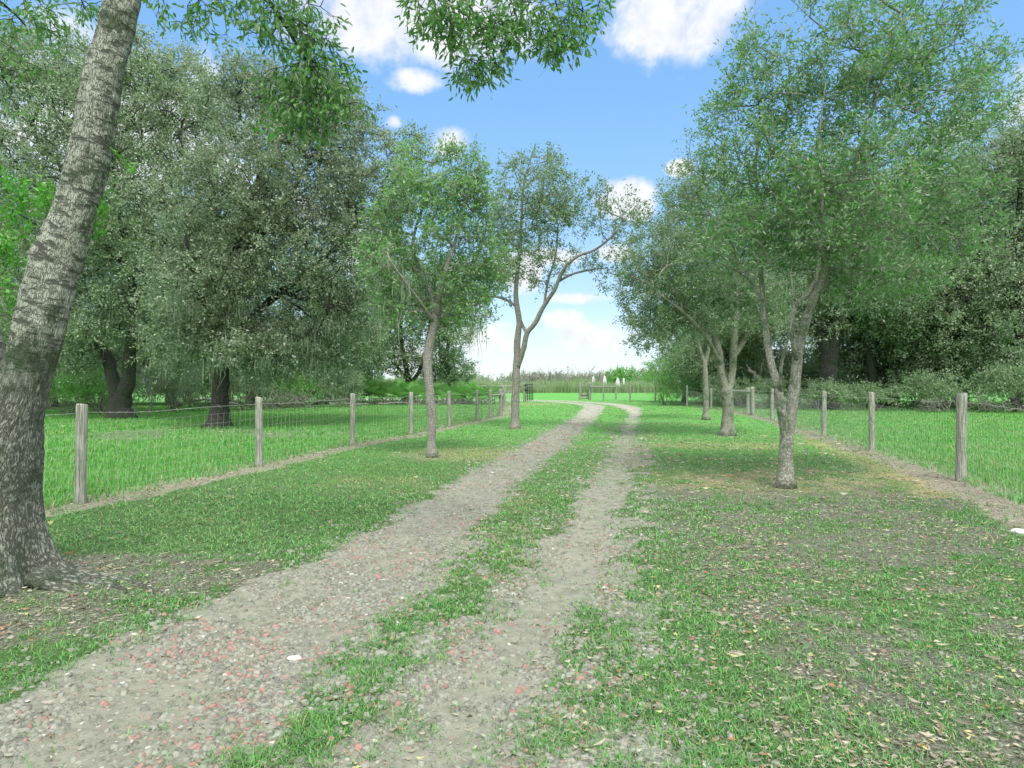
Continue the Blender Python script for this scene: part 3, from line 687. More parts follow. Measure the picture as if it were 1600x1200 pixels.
# --- right row
make_tree('young_oak', 'large multi-stemmed oak with pale mottled bark, nearest on the right lawn', (4.22, 9.88),
    [stem(9.88, [(1228,762,11.5),(1228,730,10.6),(1229,700,10.3),(1231,675,10.4),(1236,645,9.0,.03),(1243,590,8.1,.1),(1248,545,7.7,.1),(1262,490,6.8),(1282,440,6.0,-.1),(1300,380,4.9,-.2),(1320,310,3.8,-.3),(1345,230,2.9,-.4),(1370,150,2.0,-.5),(1395,70,1.2,-.5)]),
     stem(9.88, [(1230,705,4.5),(1227,680,7.2,-.02),(1222,645,7.4,-.05),(1214,600,6.7,-.1),(1206,570,6.1),(1198,530,5.2,.1),(1194,490,4.5,.2),(1190,440,4,.3),(1185,390,3.4,.4),(1188,330,2.7,.5),(1180,260,2.1,.6),(1188,190,1.5,.6),(1178,120,.9,.6)]),
     stem(9.88, [(1244,560,4.32,.05),(1237,520,4.14,-.15),(1238,490,3.96,-.25),(1252,465,3.68,-.3),(1270,450,3.31,-.4),(1278,420,3.04,-.5),(1281,370,2.58,-.6),(1285,300,1.93,-.7),(1280,220,1.38,-.8),(1290,130,0.83,-.8)]),
     stem(9.88, [(1220,615,2.76,-.1),(1219,585,2.58,-.3),(1224,555,2.39,-.4),(1232,525,2.02,-.5),(1240,480,1.56,-.6),(1236,430,1.10,-.6)]),
     stem(9.88, [(1290,420,3.31,-.1),(1330,360,2.67,.3),(1380,300,2.21,.6),(1430,240,1.75,.8),(1480,180,1.20,1)]),
     stem(9.88, [(1270,470,2.85,0),(1310,420,2.39,.5),(1370,380,1.93,.9),(1440,340,1.56,1.2),(1510,290,1.10,1.5)]),
     stem(9.88, [(1192,470,2.39,.2),(1160,420,1.93,.5),(1130,370,1.56,.8),(1100,320,1.10,1)])],
    [ell(1310,320,150,110,9.9,1.9,270), ell(1400,230,120,90,9.9,1.7,160), ell(1190,300,100,110,10.1,1.6,190), ell(1330,120,90,90,9.7,1.3,130), ell(1430,90,90,75,9.8,1.2,110),
     ell(1480,170,80,50,10.2,1.0,50), ell(1200,150,70,90,10.2,1.1,90), ell(1450,350,90,80,10.6,1.3,100), ell(1200,385,110,55,10,1.4,90), ell(1380,440,90,50,10.3,1.2,70), ell(1110,250,40,60,10.6,.7,24),
     ell(1360,0,120,70,9.8,1.3,90), ell(1330,420,50,45,9.9,.9,26), ell(1540,110,38,26,10.3,.4,16), ell(1185,80,30,60,10.2,.6,22), ell(1130,180,26,50,10.5,.5,14)],
    (.075,.024), M_BARK_PALE, M_YOUNG, 31, group='oaks planted along the drive', twigs=5, per=9, crad=.36, six=True, seg=18, gap=.50, tip=.0042, rise=.5, rmax=.05)
make_tree('young_oak', 'round-crowned oak with short forked dark trunk, second in the right-hand row', (6.6, 19.75),
    [stem(19.75, [(1136,681,9.5),(1137,650,8.8),(1137,625,9),(1134,605,8.6)]),
     stem(19.75, [(1134,612,6.4),(1127,580,5.6),(1124,550,5),(1115,525,4.4,.2),(1100,500,3.4,.5),(1085,470,2.4,.8)]),
     stem(19.75, [(1137,612,6.4),(1144,580,5.8),(1146,545,5.4,-.3),(1150,500,4.6,-.4),(1152,450,3.6,-.5),(1145,390,2.6,-.5),(1140,330,1.8,-.4)]),
     stem(19.75, [(1127,570,4),(1105,530,3.4,-.6),(1070,490,2.6,-1.2),(1030,460,1.8,-1.6)]),
     stem(19.75, [(1146,560,4),(1170,520,3.2,.4),(1195,480,2.4,.8)])],
    [ell(1090,400,110,110,19.8,2.6,330), ell(1030,440,68,85,19.4,1.8,170), ell(1120,480,120,55,19.7,2.2,150), ell(1130,320,85,70,19.9,1.8,110), ell(1020,520,50,30,19.2,1.2,36), ell(1075,300,40,50,20,1.2,36), ell(1180,450,70,70,20,1.8,80)],
    (.085,.034), M_BARK_PALE, M_YOUNG2, 32, group='oaks planted along the drive', twigs=6, per=14, crad=.45, seg=14, gap=.12, rise=.3)
make_tree('young_oak', 'thin pale-trunked oak, third in the right-hand row', (8.6, 28.2),
    [stem(28.2, [(1103,656,5),(1103,620,4.2),(1102,590,4),(1101,562,4)]),
     stem(28.2, [(1101,570,3),(1094,545,2.6),(1086,520,2,.3)]), stem(28.2, [(1102,570,3),(1108,540,2.6),(1112,500,2,.3),(1108,450,1.4,.5)])],
    [ell(1095,480,80,50,28.2,2.2,110), ell(1050,500,55,40,28,1.8,60), ell(1100,420,60,60,28.4,2,70)],
    (.10,.042), M_BARK_PALE, M_YOUNG2, 33, group='oaks planted along the drive', twigs=6, per=10, crad=.5)
# --- live oaks left
make_tree('live_oak', 'broad live oak with a leaning forked trunk hung with moss, left paddock', (-17.6, 28.7),
    [stem(28.7, [(189,656,16),(187,635,14),(188,618,14.5)]),
     stem(28.7, [(186,628,11),(176,590,9.5),(168,560,8.5,.3),(150,530,7,.6),(115,500,5.5,1),(60,470,4,1.5),(0,440,2.5,2)]),
     stem(28.7, [(190,628,11.5),(201,590,10,-.2),(203,550,8.5,-.5),(210,500,7,-.8),(205,430,5.5,-.5),(190,340,4,0),(170,240,2.5,0)]),
     stem(28.7, [(203,550,6,-.5),(240,520,5,-1.2),(290,500,4,-2),(330,470,2.6,-2.4)]),
     stem(28.7, [(206,480,5,-.8),(250,400,4,-1.5),(280,310,2.6,-2)]), stem(28.7, [(200,420,4.5,-.5),(140,350,3.6,1.2),(90,250,2.4,2)])],
    [ell(150,250,150,140,28.7,4.2,330), ell(20,260,120,170,29.5,3.6,260), ell(235,190,105,105,28.2,3.4,200), ell(250,330,110,110,27.5,3.2,210), ell(150,410,170,90,28.5,4,260),
     ell(300,450,90,80,26.8,2.6,150), ell(60,480,110,70,29,3,110), ell(180,490,90,45,28,2.6,70), ell(60,130,80,60,29.5,2.6,60), ell(-90,300,100,200,30,3,110), ell(120,540,90,50,29.5,2.5,70), ell(290,540,60,45,27,2,60), ell(110,110,100,50,29,3,110), ell(245,110,65,40,28.5,2.5,90), ell(310,160,50,50,28,2.2,60), ell(20,90,70,50,29.5,3,70)],
    (.125,.066), M_BARK_DARK, M_LIVE, 41, group='live oaks in the left paddock', twigs=6, per=15, crad=.72, moss=270, mossz=5.0, tip=.008, rmax=.16, flare=1.7, gap=.22)
make_tree('live_oak', 'dense grey-green live oak on a straight dark trunk, just beyond the left fence', (-10.6, 23.2),
    [stem(23.2, [(342,669,14.5),(343,650,12.5),(344,615,12.5),(345,580,12),(346,545,11,.3),(352,500,9,.5),(360,430,7,.3),(380,350,5,0),(410,260,3,0)]),
     stem(23.2, [(346,545,8,.3),(390,500,6.5,.5),(440,455,5.2,.7),(500,410,3.8,1),(560,350,2.4,1)]),
     stem(23.2, [(347,530,6.5,.3),(320,480,5,-.6),(300,430,3.6,-1.2),(290,370,2.4,-1.4)]), stem(23.2, [(362,420,5,.3),(430,340,4,-.8),(480,260,2.6,-1)]),
     stem(23.2, [(440,455,4,.7),(480,470,3,-.4),(520,480,2,-1)])],
    [ell(440,290,120,120,23.2,3.4,330), ell(560,290,92,105,24,2.8,230), ell(400,180,95,70,23.4,2.4,130), ell(510,190,85,50,24,2.2,90), ell(480,410,120,80,23.2,2.8,230),
     ell(330,440,90,70,22.2,2.2,130), ell(390,540,110,40,22.6,2.2,90), ell(330,340,85,100,22.8,2.2,140), ell(600,380,35,60,24.2,1.4,36), ell(530,490,60,45,23.6,1.6,60), ell(640,230,26,30,24.4,1,12), ell(430,540,70,50,23.5,2,70), ell(300,520,70,45,22.6,1.6,60), ell(520,555,40,40,24,1.5,36), ell(400,135,55,34,24,2.2,60), ell(500,150,60,40,24,2.2,70)],
    (.110,.056), M_BARK_DARK, M_LIVE_D, 42, group='live oaks in the left paddock', twigs=6, per=15, crad=.62, moss=220, mossz=4.6, tip=.007, rmax=.13, flare=1.9, gap=.2)
# --- bank of big oaks far behind, one shape shared by copies
def wood_oak(name, label, x, y, h, w, seed, mat, group, trunk_r=.32, lean=0.0, low=.25, n=620, leaf=(.16,.085), moss=60):
    b = gz1(x, y); zt = b+h
    st = [[(x, y, b, trunk_r*1.1), (x+lean*.3, y, b+h*.12, trunk_r*.95), (x+lean, y, b+h*.28, trunk_r*.8), (x+lean*1.2, y, b+h*.5, trunk_r*.5), (x+lean, y, b+h*.8, trunk_r*.2)],
          [(x+lean*.6, y, b+h*.2, trunk_r*.6), (x+w*.25, y+.6, b+h*.38, trunk_r*.4), (x+w*.6, y+1, b+h*.55, trunk_r*.18)],
          [(x+lean*.6, y, b+h*.2, trunk_r*.6), (x-w*.25, y-.6, b+h*.36, trunk_r*.4), (x-w*.6, y-1, b+h*.5, trunk_r*.18)],
          [(x+lean, y, b+h*.3, trunk_r*.5), (x+w*.1, y-w*.3, b+h*.45, trunk_r*.3), (x, y-w*.6, b+h*.6, trunk_r*.15)]]
    rg = np.random.default_rng(seed+5)
    E = []
    for k in range(7):
        a = rg.uniform(0, 2*np.pi); q = rg.uniform(.25, .62)
        zz = b+h*rg.uniform(low+.12, .8)
        E.append(((x+math.cos(a)*w*q, y+math.sin(a)*w*q, zz), (w*rg.uniform(.32, .5), w*rg.uniform(.32, .5), h*rg.uniform(.13, .22)), n//8))
    E.append(((x, y, b+h*.62), (w*.7, w*.7, h*.36), n//4))
    return make_tree(name, label, (x, y), st, E, leaf, M_BARK_DARK, mat, seed, group=group, twigs=6, per=11, crad=.85, moss=moss, mossz=b+h*.45, tip=.01, rmax=.16, flare=1.4, twigmesh=True, gap=.15)
gR = 'dark oaks of the wood behind the right fence'; gL = 'oaks of the wood behind the left paddock'
rA = wood_oak('wood_oak', 'dark thick-trunked oak wrapped in vines, behind the second right fence post', 19.4, 39.5, 16.5, 6.2, 51, M_LIVE_D, gR, .55, .3, .06, 860)
rB = wood_oak('wood_oak', 'tall grey-green oak at the right edge of the photo', 31.0, 38.5, 20.0, 7.2, 52, M_LIVE, gR, .4, -.4, .02, 950)
rC = wood_oak('wood_oak', 'slim dark-trunked oak right of the vine-wrapped oak', 23.6, 41.5, 13.5, 5.6, 53, M_UNDER, gR, .28, -.5, .04, 700)
def wcopy(src, x, y, rz, s, label): return copy_tree(src, (x, y, gz1(x, y)-.03), rz, s, label)
wcopy(rC, 15.6, 45.5, 1.2, .8, 'low dark oak behind the wooden fence brace on the right')
wcopy(rA, 18.0, 50.0, 2.2, .85, 'oak showing between the vine-wrapped oak and the row of young oaks')
wcopy(rC, 14.2, 53.0, 3.0, .62, 'small dark oak at the left end of the right-hand wood')
wcopy(rB, 28.5, 48.0, 2.6, .95, 'oak deep in the right-hand wood, seen over the nearest right fence post')
wcopy(rC, 27.6, 41.0, 4.1, .95, 'leafy oak between the slim oak and the tall right-edge oak')
wcopy(rC, 26.5, 44.5, 5.2, 1.36, 'tall dark oak rising behind the large multi-stemmed oak, right side')
wcopy(rB, 33.0, 47.0, 1.2, 1.06, 'tall oak topping the wood near the right edge')
wcopy(rA, 36.5, 46.0, 5.0, 1.0, 'oak partly cut off by the right edge of the photo')
lA = wood_oak('wood_oak', 'dark oak filling the gap between the two live oaks on the left', -18.0, 44.0, 15.0, 6.2, 61, M_UNDER, gL, .3, .4, .03, 800)
wcopy(lA, -31.0, 43.0, 2.0, 1.1, 'oak behind the near leaning trunk at the left edge')
wcopy(lA, -25.0, 47.0, 3.1, 1.05, 'oak behind the leaning moss-hung live oak')
wcopy(lA, -12.8, 50.0, 4.4, .92, 'oak behind the right side of the dense grey-green live oak')
wcopy(lA, -38.0, 47.0, .6, 1.1, 'oak farthest left in the wood')
make_tree('field_oak', 'spreading oak with dark trunks standing by the palmettos, behind the slender young oak', (-9.1, 56.0),
    [stem(56, [(637,627,5.5),(638,600,5),(634,570,4),(628,540,3),(625,500,2)]), stem(56, [(637,605,3.6),(655,580,3),(664,550,2.4),(672,500,1.5)]),
     stem(56, [(702,629,5,1),(701,605,4.4,1),(698,560,3.4,1),(703,520,2.2,1)]), stem(56, [(634,590,2.6),(618,570,2),(600,550,1.4)])],
    [ell(650,470,75,75,56,4.5,240), ell(700,500,44,70,56,3.6,180), ell(600,500,55,60,55,3.4,130), ell(690,440,40,50,56,3,80), ell(640,560,70,30,55,3,90), ell(700,580,45,28,56.5,2.6,90)],
    (.20,.10), M_BARK_DARK, M_UNDER, 71, group=gL, twigs=6, per=12, crad=.9, tip=.012, gap=.16)

# --- near leaning oak: dense trunk mesh, roots, overhanging foliage
def near_oak():
    base = np.array([-3.98, 4.95, gz1(-3.98, 4.95)-.05])
    root = thing('leaning_oak', 'huge leaning oak with cracked mossy bark and flared roots at the left edge', 'tree', tuple(base))
    rng = np.random.default_rng(5)
    knobs = [(P(197,92,4.88),0,.075,.085,0),(P(178,235,4.80),0,.09,.05,0),(P(50,655,4.60),0,.10,.045,0),(P(58,400,4.8),0,.10,.025,0),(P(150,275,4.75),0,.07,.02,0),(P(52,510,4.72),0,.08,.02,0)]
    def big_tube(ctrl, seg, step, flare=False, seed=0):
        p = resample(np.asarray(ctrl, float), step); n = len(p)
        L = np.concatenate([[0], np.cumsum(np.linalg.norm(np.diff(p[:, :3], axis=0), axis=1))])
        T = unit(np.gradient(p[:, :3], axis=0)); an = np.linspace(0, 2*np.pi, seg+1)[:-1]
        U_ = unit(np.cross(T, np.array([0, 1., 0]))); W_ = np.cross(T, U_)
        A, LL = np.meshgrid(an, L)
        r = np.repeat(p[:, 3:4], seg, 1)
        ca, sa = np.cos(A), np.sin(A)
        # low frequency swellings, periodic in angle
        nz = fbm(ca*1.3+LL*1.1, sa*1.3+LL*.6+3, .9, 100+seed, 3)-.5
        r = r*(1+.16*nz)
        rg = fbm(ca*2.0*r/.3+5, LL*.35+sa*2.0*r/.3, .085, 130+seed, 3)-.5
        r = r+.020*rg*(1-.55*sst(LL, 1.6, 2.6))
        ringn = fbm(LL*1.0+.05*ca, ca*.25+sa*.2, .10, 150+seed, 2)-.5
        r = r+.016*ringn*sst(LL, 1.5, 2.3)
        for (kx, kz, kr, amp, ka) in knobs:      # branch collars swell out of the trunk
            V0 = p[:, None, :3]+r[..., None]*(ca[..., None]*U_[:, None]+sa[..., None]*W_[:, None])
            kp = np.array(kx); dd = np.linalg.norm((V0-kp)*[1, 1, .75], axis=-1)
            r = r+amp*np.exp(-(dd/kr)**2)*(1+.35*np.cos(dd/kr*7))
        if flare:
            H = p[:, 2:3]-base[2]
            lob = .5+.5*np.cos(A*5+.6+.8*np.sin(A*2)); lob2 = .5+.5*np.cos(A*3+2.0)
            r = r*(1+np.exp(-H/.22)*(.06+.36*lob**2+.14*lob2)+.05*np.exp(-H/.6)*lob)
        V = p[:, None, :3]+r[..., None]*(ca[..., None]*U_[:, None]+sa[..., None]*W_[:, None])
        uv = np.stack([np.abs(A-np.pi)*.33, LL], -1).reshape(-1, 2)
        i, j = np.meshgrid(np.arange(n-1), np.arange(seg), indexing='ij'); j2 = (j+1) % seg
        return V.reshape(-1, 3)-base, np.stack([i*seg+j, i*seg+j2, (i+1)*seg+j2, (i+1)*seg+j], -1).reshape(-1, 4), uv
    d = 4.95
    tb = MB()
    main = stem(d, [(-12,925,71.28),(-16,890,69.66),(-18,850,68.04),(-18,800,66.42),(-15,750,63.18),(-5,700,58.32),(8,660,50.22),(30,620,36.45),(46,575,33.21),(60,525,34.83),(72,470,35.64),(87,415,33.21),(103,370,32),(121,320,29.5),(137,255,29.5),(148,200,28),(158,140,26.8),(171,85,25),(191,10,24),(212,-80,20.25),(240,-190,18.63,-.1),(275,-320,16.20,-.4)])
    tb.add(*big_tube(main, 110, .018, True))
    sec = stem(d, [(-14,750,50,.02),(-18,705,46),(-24,660,41),(-27,600,37),(-36,540,35),(-60,440,32),(-98,300,29),(-150,120,26),(-205,-60,23),(-270,-260,19)])
    tb.add(*big_tube(sec, 72, .03, False, 9))
    tb.tube(np.array([P(180,242,4.76), P(196,232,4.7), P(201,224,4.68)])-base, [.014, .009, .003], 6)
    tb.tube(np.array([P(180,236,4.76), P(190,215,4.7), P(188,205,4.68)])-base, [.010, .007, .002], 6)
    # surface roots
    for k, (a, ln, r0) in enumerate(((-.35,1.15,.085),(-.05,1.5,.06),(.45,1.1,.06),(-.9,.95,.08),(-1.4,.85,.075),(.9,.9,.06),(-.6,1.35,.045),(2.6,1.1,.08))):
        t = np.linspace(.16, 1, 16); aa = a+.35*np.sin(t*3+k)
        x = base[0]+.12+np.cos(aa)*ln*t; y = base[1]+np.sin(aa)*ln*t
        z = gz(x, y)+.035*np.sin(t*9+k)*(1-t)+.05*np.exp(-t*5)-.055*t+.012
        tb.tube(np.stack([x, y, z], 1)-base, r0*(1-t)**.8+.012, 9)
    tb.build('trunk', M_BARK_NEAR, root, smooth=True)
    # overhanging boughs with leaves, hanging into the top of the picture
    bb = MB(); E = []
    boughs = [([(240,-190,4.85),(300,-120,4.7),(360,-60,4.8),(410,-10,5.0),(440,30,5.1),(470,80,5.2),(500,130,5.3)], .045),
              ([(275,-320,4.6),(420,-300,4.6),(560,-220,4.8),(640,-120,5.0),(700,-40,5.1),(740,20,5.2),(760,60,5.2)], .05),
              ([(560,-220,4.8),(680,-180,5.0),(790,-120,5.2),(850,-60,5.3),(870,10,5.3)], .03),
              ([(-210,-60,4.95),(-120,-60,5.3),(-50,-30,5.6),(10,10,5.8),(40,40,5.9)], .04),
              ([(212,-80,4.95),(250,-60,5.3),(280,-30,5.6),(300,0,5.7)], .03)]
    for pts, r in boughs:
        q = resample(np.array([[*P(*p), 1] for p in pts]), .1)[:, :3]; bb.tube(q-base, np.linspace(r, .006, len(q)), 8)
    EL = [((450,25,75,55),5.1,.5,80),((500,90,35,55),5.2,.4,44),((470,150,60,60),5.3,.4,80),((540,155,40,25),5.3,.3,16),((330,10,60,35),5.6,.4,26),((560,20,30,14),5.1,.2,0),
          ((690,20,48,32),5.1,.4,46),((745,60,70,50),5.2,.45,80),((790,20,60,30),5.2,.4,34),((865,25,62,48),5.3,.4,72),((875,70,28,28),5.3,.25,20),((925,5,20,16),5.3,.2,8),((735,110,30,16),5.2,.2,12),((650,5,22,12),5.1,.2,6),
          ((30,25,70,40),5.8,.4,50),((20,90,36,40),5.9,.3,12),((270,20,30,20),5.7,.3,10),((120,-10,60,30),5.8,.3,14),((400,-80,160,60),5.0,.8,60),((700,-110,200,60),5.1,.8,90),((100,-120,200,60),5.6,.8,50),((5,165,14,20),5.8,.2,4)]
    C = []
    for (px, py, rx, ry), dd, rd, n in EL:
        if n == 0: continue
        n = int(n*.85)
        v = unit(rng.normal(0, 1, (n, 3)))*rng.random((n, 1))**.4; C.append(P(px, py, dd)+v*[rx/1000*dd, rd, ry/1000*dd])
    C = np.concatenate(C); nodes = [resample(np.array([[*P(*p), 1] for p in pts]), .1)[:, :3] for pts, r in boughs]; Nn = np.concatenate(nodes)
    dmin = np.array([np.linalg.norm(Nn-c, axis=1).min() for c in C]); C = C[np.argsort(dmin)]
    arrn = list(Nn); NA = np.zeros((len(Nn)+len(C)*8, 3)); NA[:len(Nn)] = Nn; cnt = len(Nn); D = []
    for c in C:
        dist = np.linalg.norm(NA[:cnt]-c, axis=1)+np.maximum(c[2]-NA[:cnt, 2], 0)*.8; k = int(np.argmin(dist)); p0 = NA[k]; L = np.linalg.norm(c-p0)
        s = max(2, int(L/.12)); s = min(s, 7); t = (np.arange(1, s+1)/s)[:, None]; path = p0+(c-p0)*t; path[:, 2] += np.sin(t[:, 0]*np.pi)*L*.12
        NA[cnt:cnt+s] = path; cnt += s; D.append(path[-1]-path[-2])
        bb.tube(np.vstack([p0, path])-base, np.linspace(.0045 if L < .5 else .008, .0022, s+1), 4, cap=False)
    D = unit(np.array(D)); n = len(C); tw = 4; per = 4
    td = unit(D[:, None]*.4+rng.normal(0, .6, (n, tw, 3))+[0, 0, -.35]); tl = .15*rng.uniform(.6, 1.3, (n, tw, 1)); t0 = np.repeat(C[:, None], tw, 1)
    f = rng.uniform(.15, 1.05, (n, tw, per, 1)); pos = t0[:, :, None]+(td*tl)[:, :, None]*f
    # thin twig meshes
    a = t0.reshape(-1, 3)-base; b = a+(td*tl).reshape(-1, 3); sd = unit(np.cross(b-a, rng.normal(0, 1, a.shape)))*.0018; s2 = unit(np.cross(b-a, sd))*.0018
    V = np.stack([a+sd, a-sd*.5+s2, a-sd*.5-s2, b], 1).reshape(-1, 3); q = np.arange(len(a))[:, None]*4
    bb.add(V, T=np.concatenate([q+[[0, 1, 3]], q+[[1, 2, 3]], q+[[2, 0, 3]]]))
    bb.build('branch', M_BARK_DARK, root, smooth=True)
    ld = td[:, :, None]*.8+rng.normal(0, .45, pos.shape)+[0, 0, -.25]
    leaves_mesh('crown', pos.reshape(-1, 3)-base, ld.reshape(-1, 3), .066, .021, M_OVER, root, rng, True, up=.5)
    # bright sprouts on the trunk
    sp = []; sdirs = []
    for (px, py, rx, ry, dd, nn) in ((30,330,26,40,5.3,26),(72,325,18,26,5.25,14),(15,400,26,50,5.3,26),(160,345,7,30,5.1,9),(148,370,6,14,5.1,4),(8,470,14,20,5.2,8),(217,278,4,12,4.9,2),(413,215,9,12,5.2,3)):
        v = rng.normal(0, .5, (nn, 3)); c = P(px, py, dd)+v*[rx/1000*dd, .12, ry/1000*dd]
        k = 14; pp = np.repeat(c[:, None], k, 1); t = np.linspace(0, 1, k)[None, :, None]; dr = unit(rng.normal(0, .35, (nn, 1, 3))+[0, 0, .9])
        pp = pp+dr*t*.17; sp.append(pp.reshape(-1, 3)); sdirs.append((dr*.35+rng.normal(0, .6, pp.shape)).reshape(-1, 3))
    leaves_mesh('sprout', np.concatenate(sp)-base, np.concatenate(sdirs), .055, .020, M_SPROUT, root, rng, True)
near_oak()

# ------------------------------------------------------------------ shrubs, palmettos, undergrowth
def make_bush(name, label, x, y, w, h, mat, seed, group, n=90, leaf=(.10,.05), cat='shrub', crad=.3, per=10, moss=0, stems=5, gap=.1):
    rg = np.random.default_rng(seed); b = gz1(x, y); st = []
    for k in range(stems):
        a = rg.uniform(0, 2*np.pi); q = w*rg.uniform(.15, .45)
        st.append([(x+.05*math.cos(a), y+.05*math.sin(a), b, .03), (x+math.cos(a)*q*.5, y+math.sin(a)*q*.5, b+h*.35, .02), (x+math.cos(a)*q, y+math.sin(a)*q, b+h*.7, .01)])
    E = [((x, y, b+h*.5), (w*.5, w*.5, h*.48), n//2)]
    for k in range(4):
        a = rg.uniform(0, 2*np.pi); E.append(((x+math.cos(a)*w*.3, y+math.sin(a)*w*.3, b+h*rg.uniform(.35, .75)), (w*.25, w*.25, h*.28), n//8))
    t = make_tree(name, label, (x, y), st, E, leaf, M_DEADWOOD, mat, seed, cat=cat, group=group, twigs=5, per=per, crad=crad, moss=moss, mossz=b+h, tip=.004, flare=1, gap=gap, seg=6)
    for c in t.children:
        if c.name.startswith('crown'): c.name = 'foliage'
        if c.name.startswith('trunk'): c.name = 'stems'
    return t
gS = 'bright green shrubs at the end of the right fence'
s1 = make_bush('shrub', 'feathery bright green shrub hanging over the far right fence, left of the dark oaks', 11.3, 47.5, 3.0, 3.9, M_SHRUB, 81, gS, 150, (.12,.04), crad=.5)
s2 = make_bush('shrub', 'rounded bright green shrub behind the right fence below the dark oaks', 14.2, 48.5, 3.4, 2.1, M_SHRUB, 82, gS, 130, (.13,.06), crad=.45)
copy_tree(s2, (16.2, 47.0, 0), 2, .8, 'low green shrub just right of the rounded shrub, behind the thin pale-trunked oak')
gU = 'undergrowth shrubs along the edge of the wood'
u1 = make_bush('shrub', 'mid green undergrowth shrub left of the moss-hung live oak trunk', -21.5, 33.5, 3.4, 2.6, M_SHRUB, 83, gU, 130, (.12,.06), crad=.5)
u2 = make_bush('shrub', 'tangled grey undergrowth shrub draped with moss, left of the moss-hung oak', -19.0, 36.0, 3.2, 3.2, M_UNDER, 84, gU, 110, (.10,.05), crad=.5, moss=110)
for (k, x, y, rz, s, lab) in ((0,-26,35,1,1.1,'green shrub beside the near trunk at the left edge'),(1,-23.6,38,2,1.3,'moss-draped shrub behind the leaning live oak'),(1,-16.2,38.5,3,1.1,'dark undergrowth shrub between the two live oaks'),
        (0,-14.0,41.5,4,.9,'bright green shrub glimpsed left of the straight dark trunk'),(1,-11.6,43,5,.95,'undergrowth shrub right of the straight dark trunk'),(1,-20.6,41,.5,1.3,'deep undergrowth shrub behind the gap between the live oaks'),
        (0,-17.5,45,2.4,.9,'sunlit shrub deep between the live oaks'),(1,-29,40,1.4,1.3,'undergrowth shrub farthest left behind the near trunk')):
    copy_tree((u1, u2)[k], (x, y, gz1(x, y)), rz, s, lab)
gV = 'undergrowth shrubs behind the right fence'
v1 = make_bush('shrub', 'dark leafy shrub at the foot of the vine-wrapped oak', 18.0, 37.6, 3.4, 1.9, M_UNDER, 85, gV, 120, (.11,.055), crad=.45)
for (x, y, rz, s, lab) in ((21.2,37.2,1,(1.1,1.1,.9),'low shrub right of the vine-wrapped oak'),(24.6,36.4,2,(1.2,1,1.25),'bushy shrub behind the second right fence post bay'),(28.0,35.6,3,(1.2,1.2,1.5),'broad shrub left of the nearest right fence post'),
        (31.5,35.0,4,(1.2,1.2,1.6),'tall shrub right of the nearest right fence post'),(15.2,39.8,5,(1,1,1.1),'dark shrub behind the fence brace'),(26.2,40.0,.6,(1.4,1.4,1.9),'shrub behind the broad shrub on the right'),(33.8,38.0,2.5,(1.4,1.4,1.8),'shrub at the far right edge of the paddock'),
        (14.6,43.5,1.7,(1,1,1.2),'shrub left of the fence brace in the shade of the wood')):
    copy_tree(v1, (x, y, gz1(x, y)), rz, s, lab)
for i_, (x, y, s) in enumerate(((17.5,49,2.2),(20.5,51,2.4),(24,50,2.3),(27.5,52,2.4),(31.5,50,2.5),(35.5,51,2.5),(39,48,2.4),(21.5,46.5,1.5))):
    copy_tree(v1, (x, y, gz1(x, y)), i_*1.1, s, 'tall thicket shrub deep in the right-hand wood, '+['behind the fence brace','left of the vine-wrapped oak','right of the vine-wrapped oak','behind the slim dark oak','behind the nearest right post','right of the nearest right post','at the right edge of the photo','just behind the vine-wrapped oak'][i_])
for i_, (x, y, s) in enumerate(((-22,50,2.0),(-26.5,52,2.1),(-31,50,2.2),(-17.5,53,2.0),(-35.5,47,2.2),(-14.2,55,1.8))):
    copy_tree(u2 if i_ % 2 else u1, (x, y, gz1(x, y)), i_*1.1, s, 'tall thicket shrub deep in the left-hand wood, '+['behind the gap between the live oaks','behind the leaning live oak','left of the leaning live oak','behind the straight dark trunk','at the left edge beside the near trunk','right of the straight dark trunk'][i_])
# saw palmetto: fans of stiff blades
def palmetto(label, x, y, seed):
    rg = np.random.default_rng(seed); b = gz1(x, y); root = thing('palmetto', label, 'palmetto', (x, y, b), 'palmettos along the far side of the left paddock')
    mb = MB(); fb = MB()
    for k in range(34):
        a = rg.uniform(0, 2*np.pi); el = rg.uniform(.35, 1.35); L = rg.uniform(.7, 1.25); d = np.array([math.cos(a)*math.cos(el), math.sin(a)*math.cos(el), math.sin(el)])
        o = np.array([rg.uniform(-.5, .5), rg.uniform(-.5, .5), 0]); c = o+d*L; mb.tube(np.array([o, o+d*L*.5+[0, 0, .03], c]), [.014, .011, .008], 4, cap=False)
        u = unit(np.cross(d, [0, 0, 1])); v = unit(np.cross(u, d)); fw = unit(d+[0, 0, -.15])
        for q in np.linspace(-1.35, 1.35, 15):
            dr = unit(fw*math.cos(q)+u*math.sin(q)+v*.18); tip = c+dr*.5*rg.uniform(.85, 1.1)+np.array([0, 0, -.05]); s = unit(np.cross(dr, v))*.024; m_ = c+dr*.28
            fb.add(np.array([c, m_+s, tip, m_-s]), [[0, 1, 2, 3]])
    mb.build('stems', M_DEADWOOD, root); fb.build('fronds', M_SHRUB, root); return root
p1 = palmetto('saw palmetto clump behind the left fence, nearest the slender young oak', -7.2, 48.5, 91); p1.scale = (1.25,)*3; p2 = palmetto('tall saw palmetto clump left of the slender young oak', -11.4, 48.8, 92)
p2.scale = (1.35,)*3
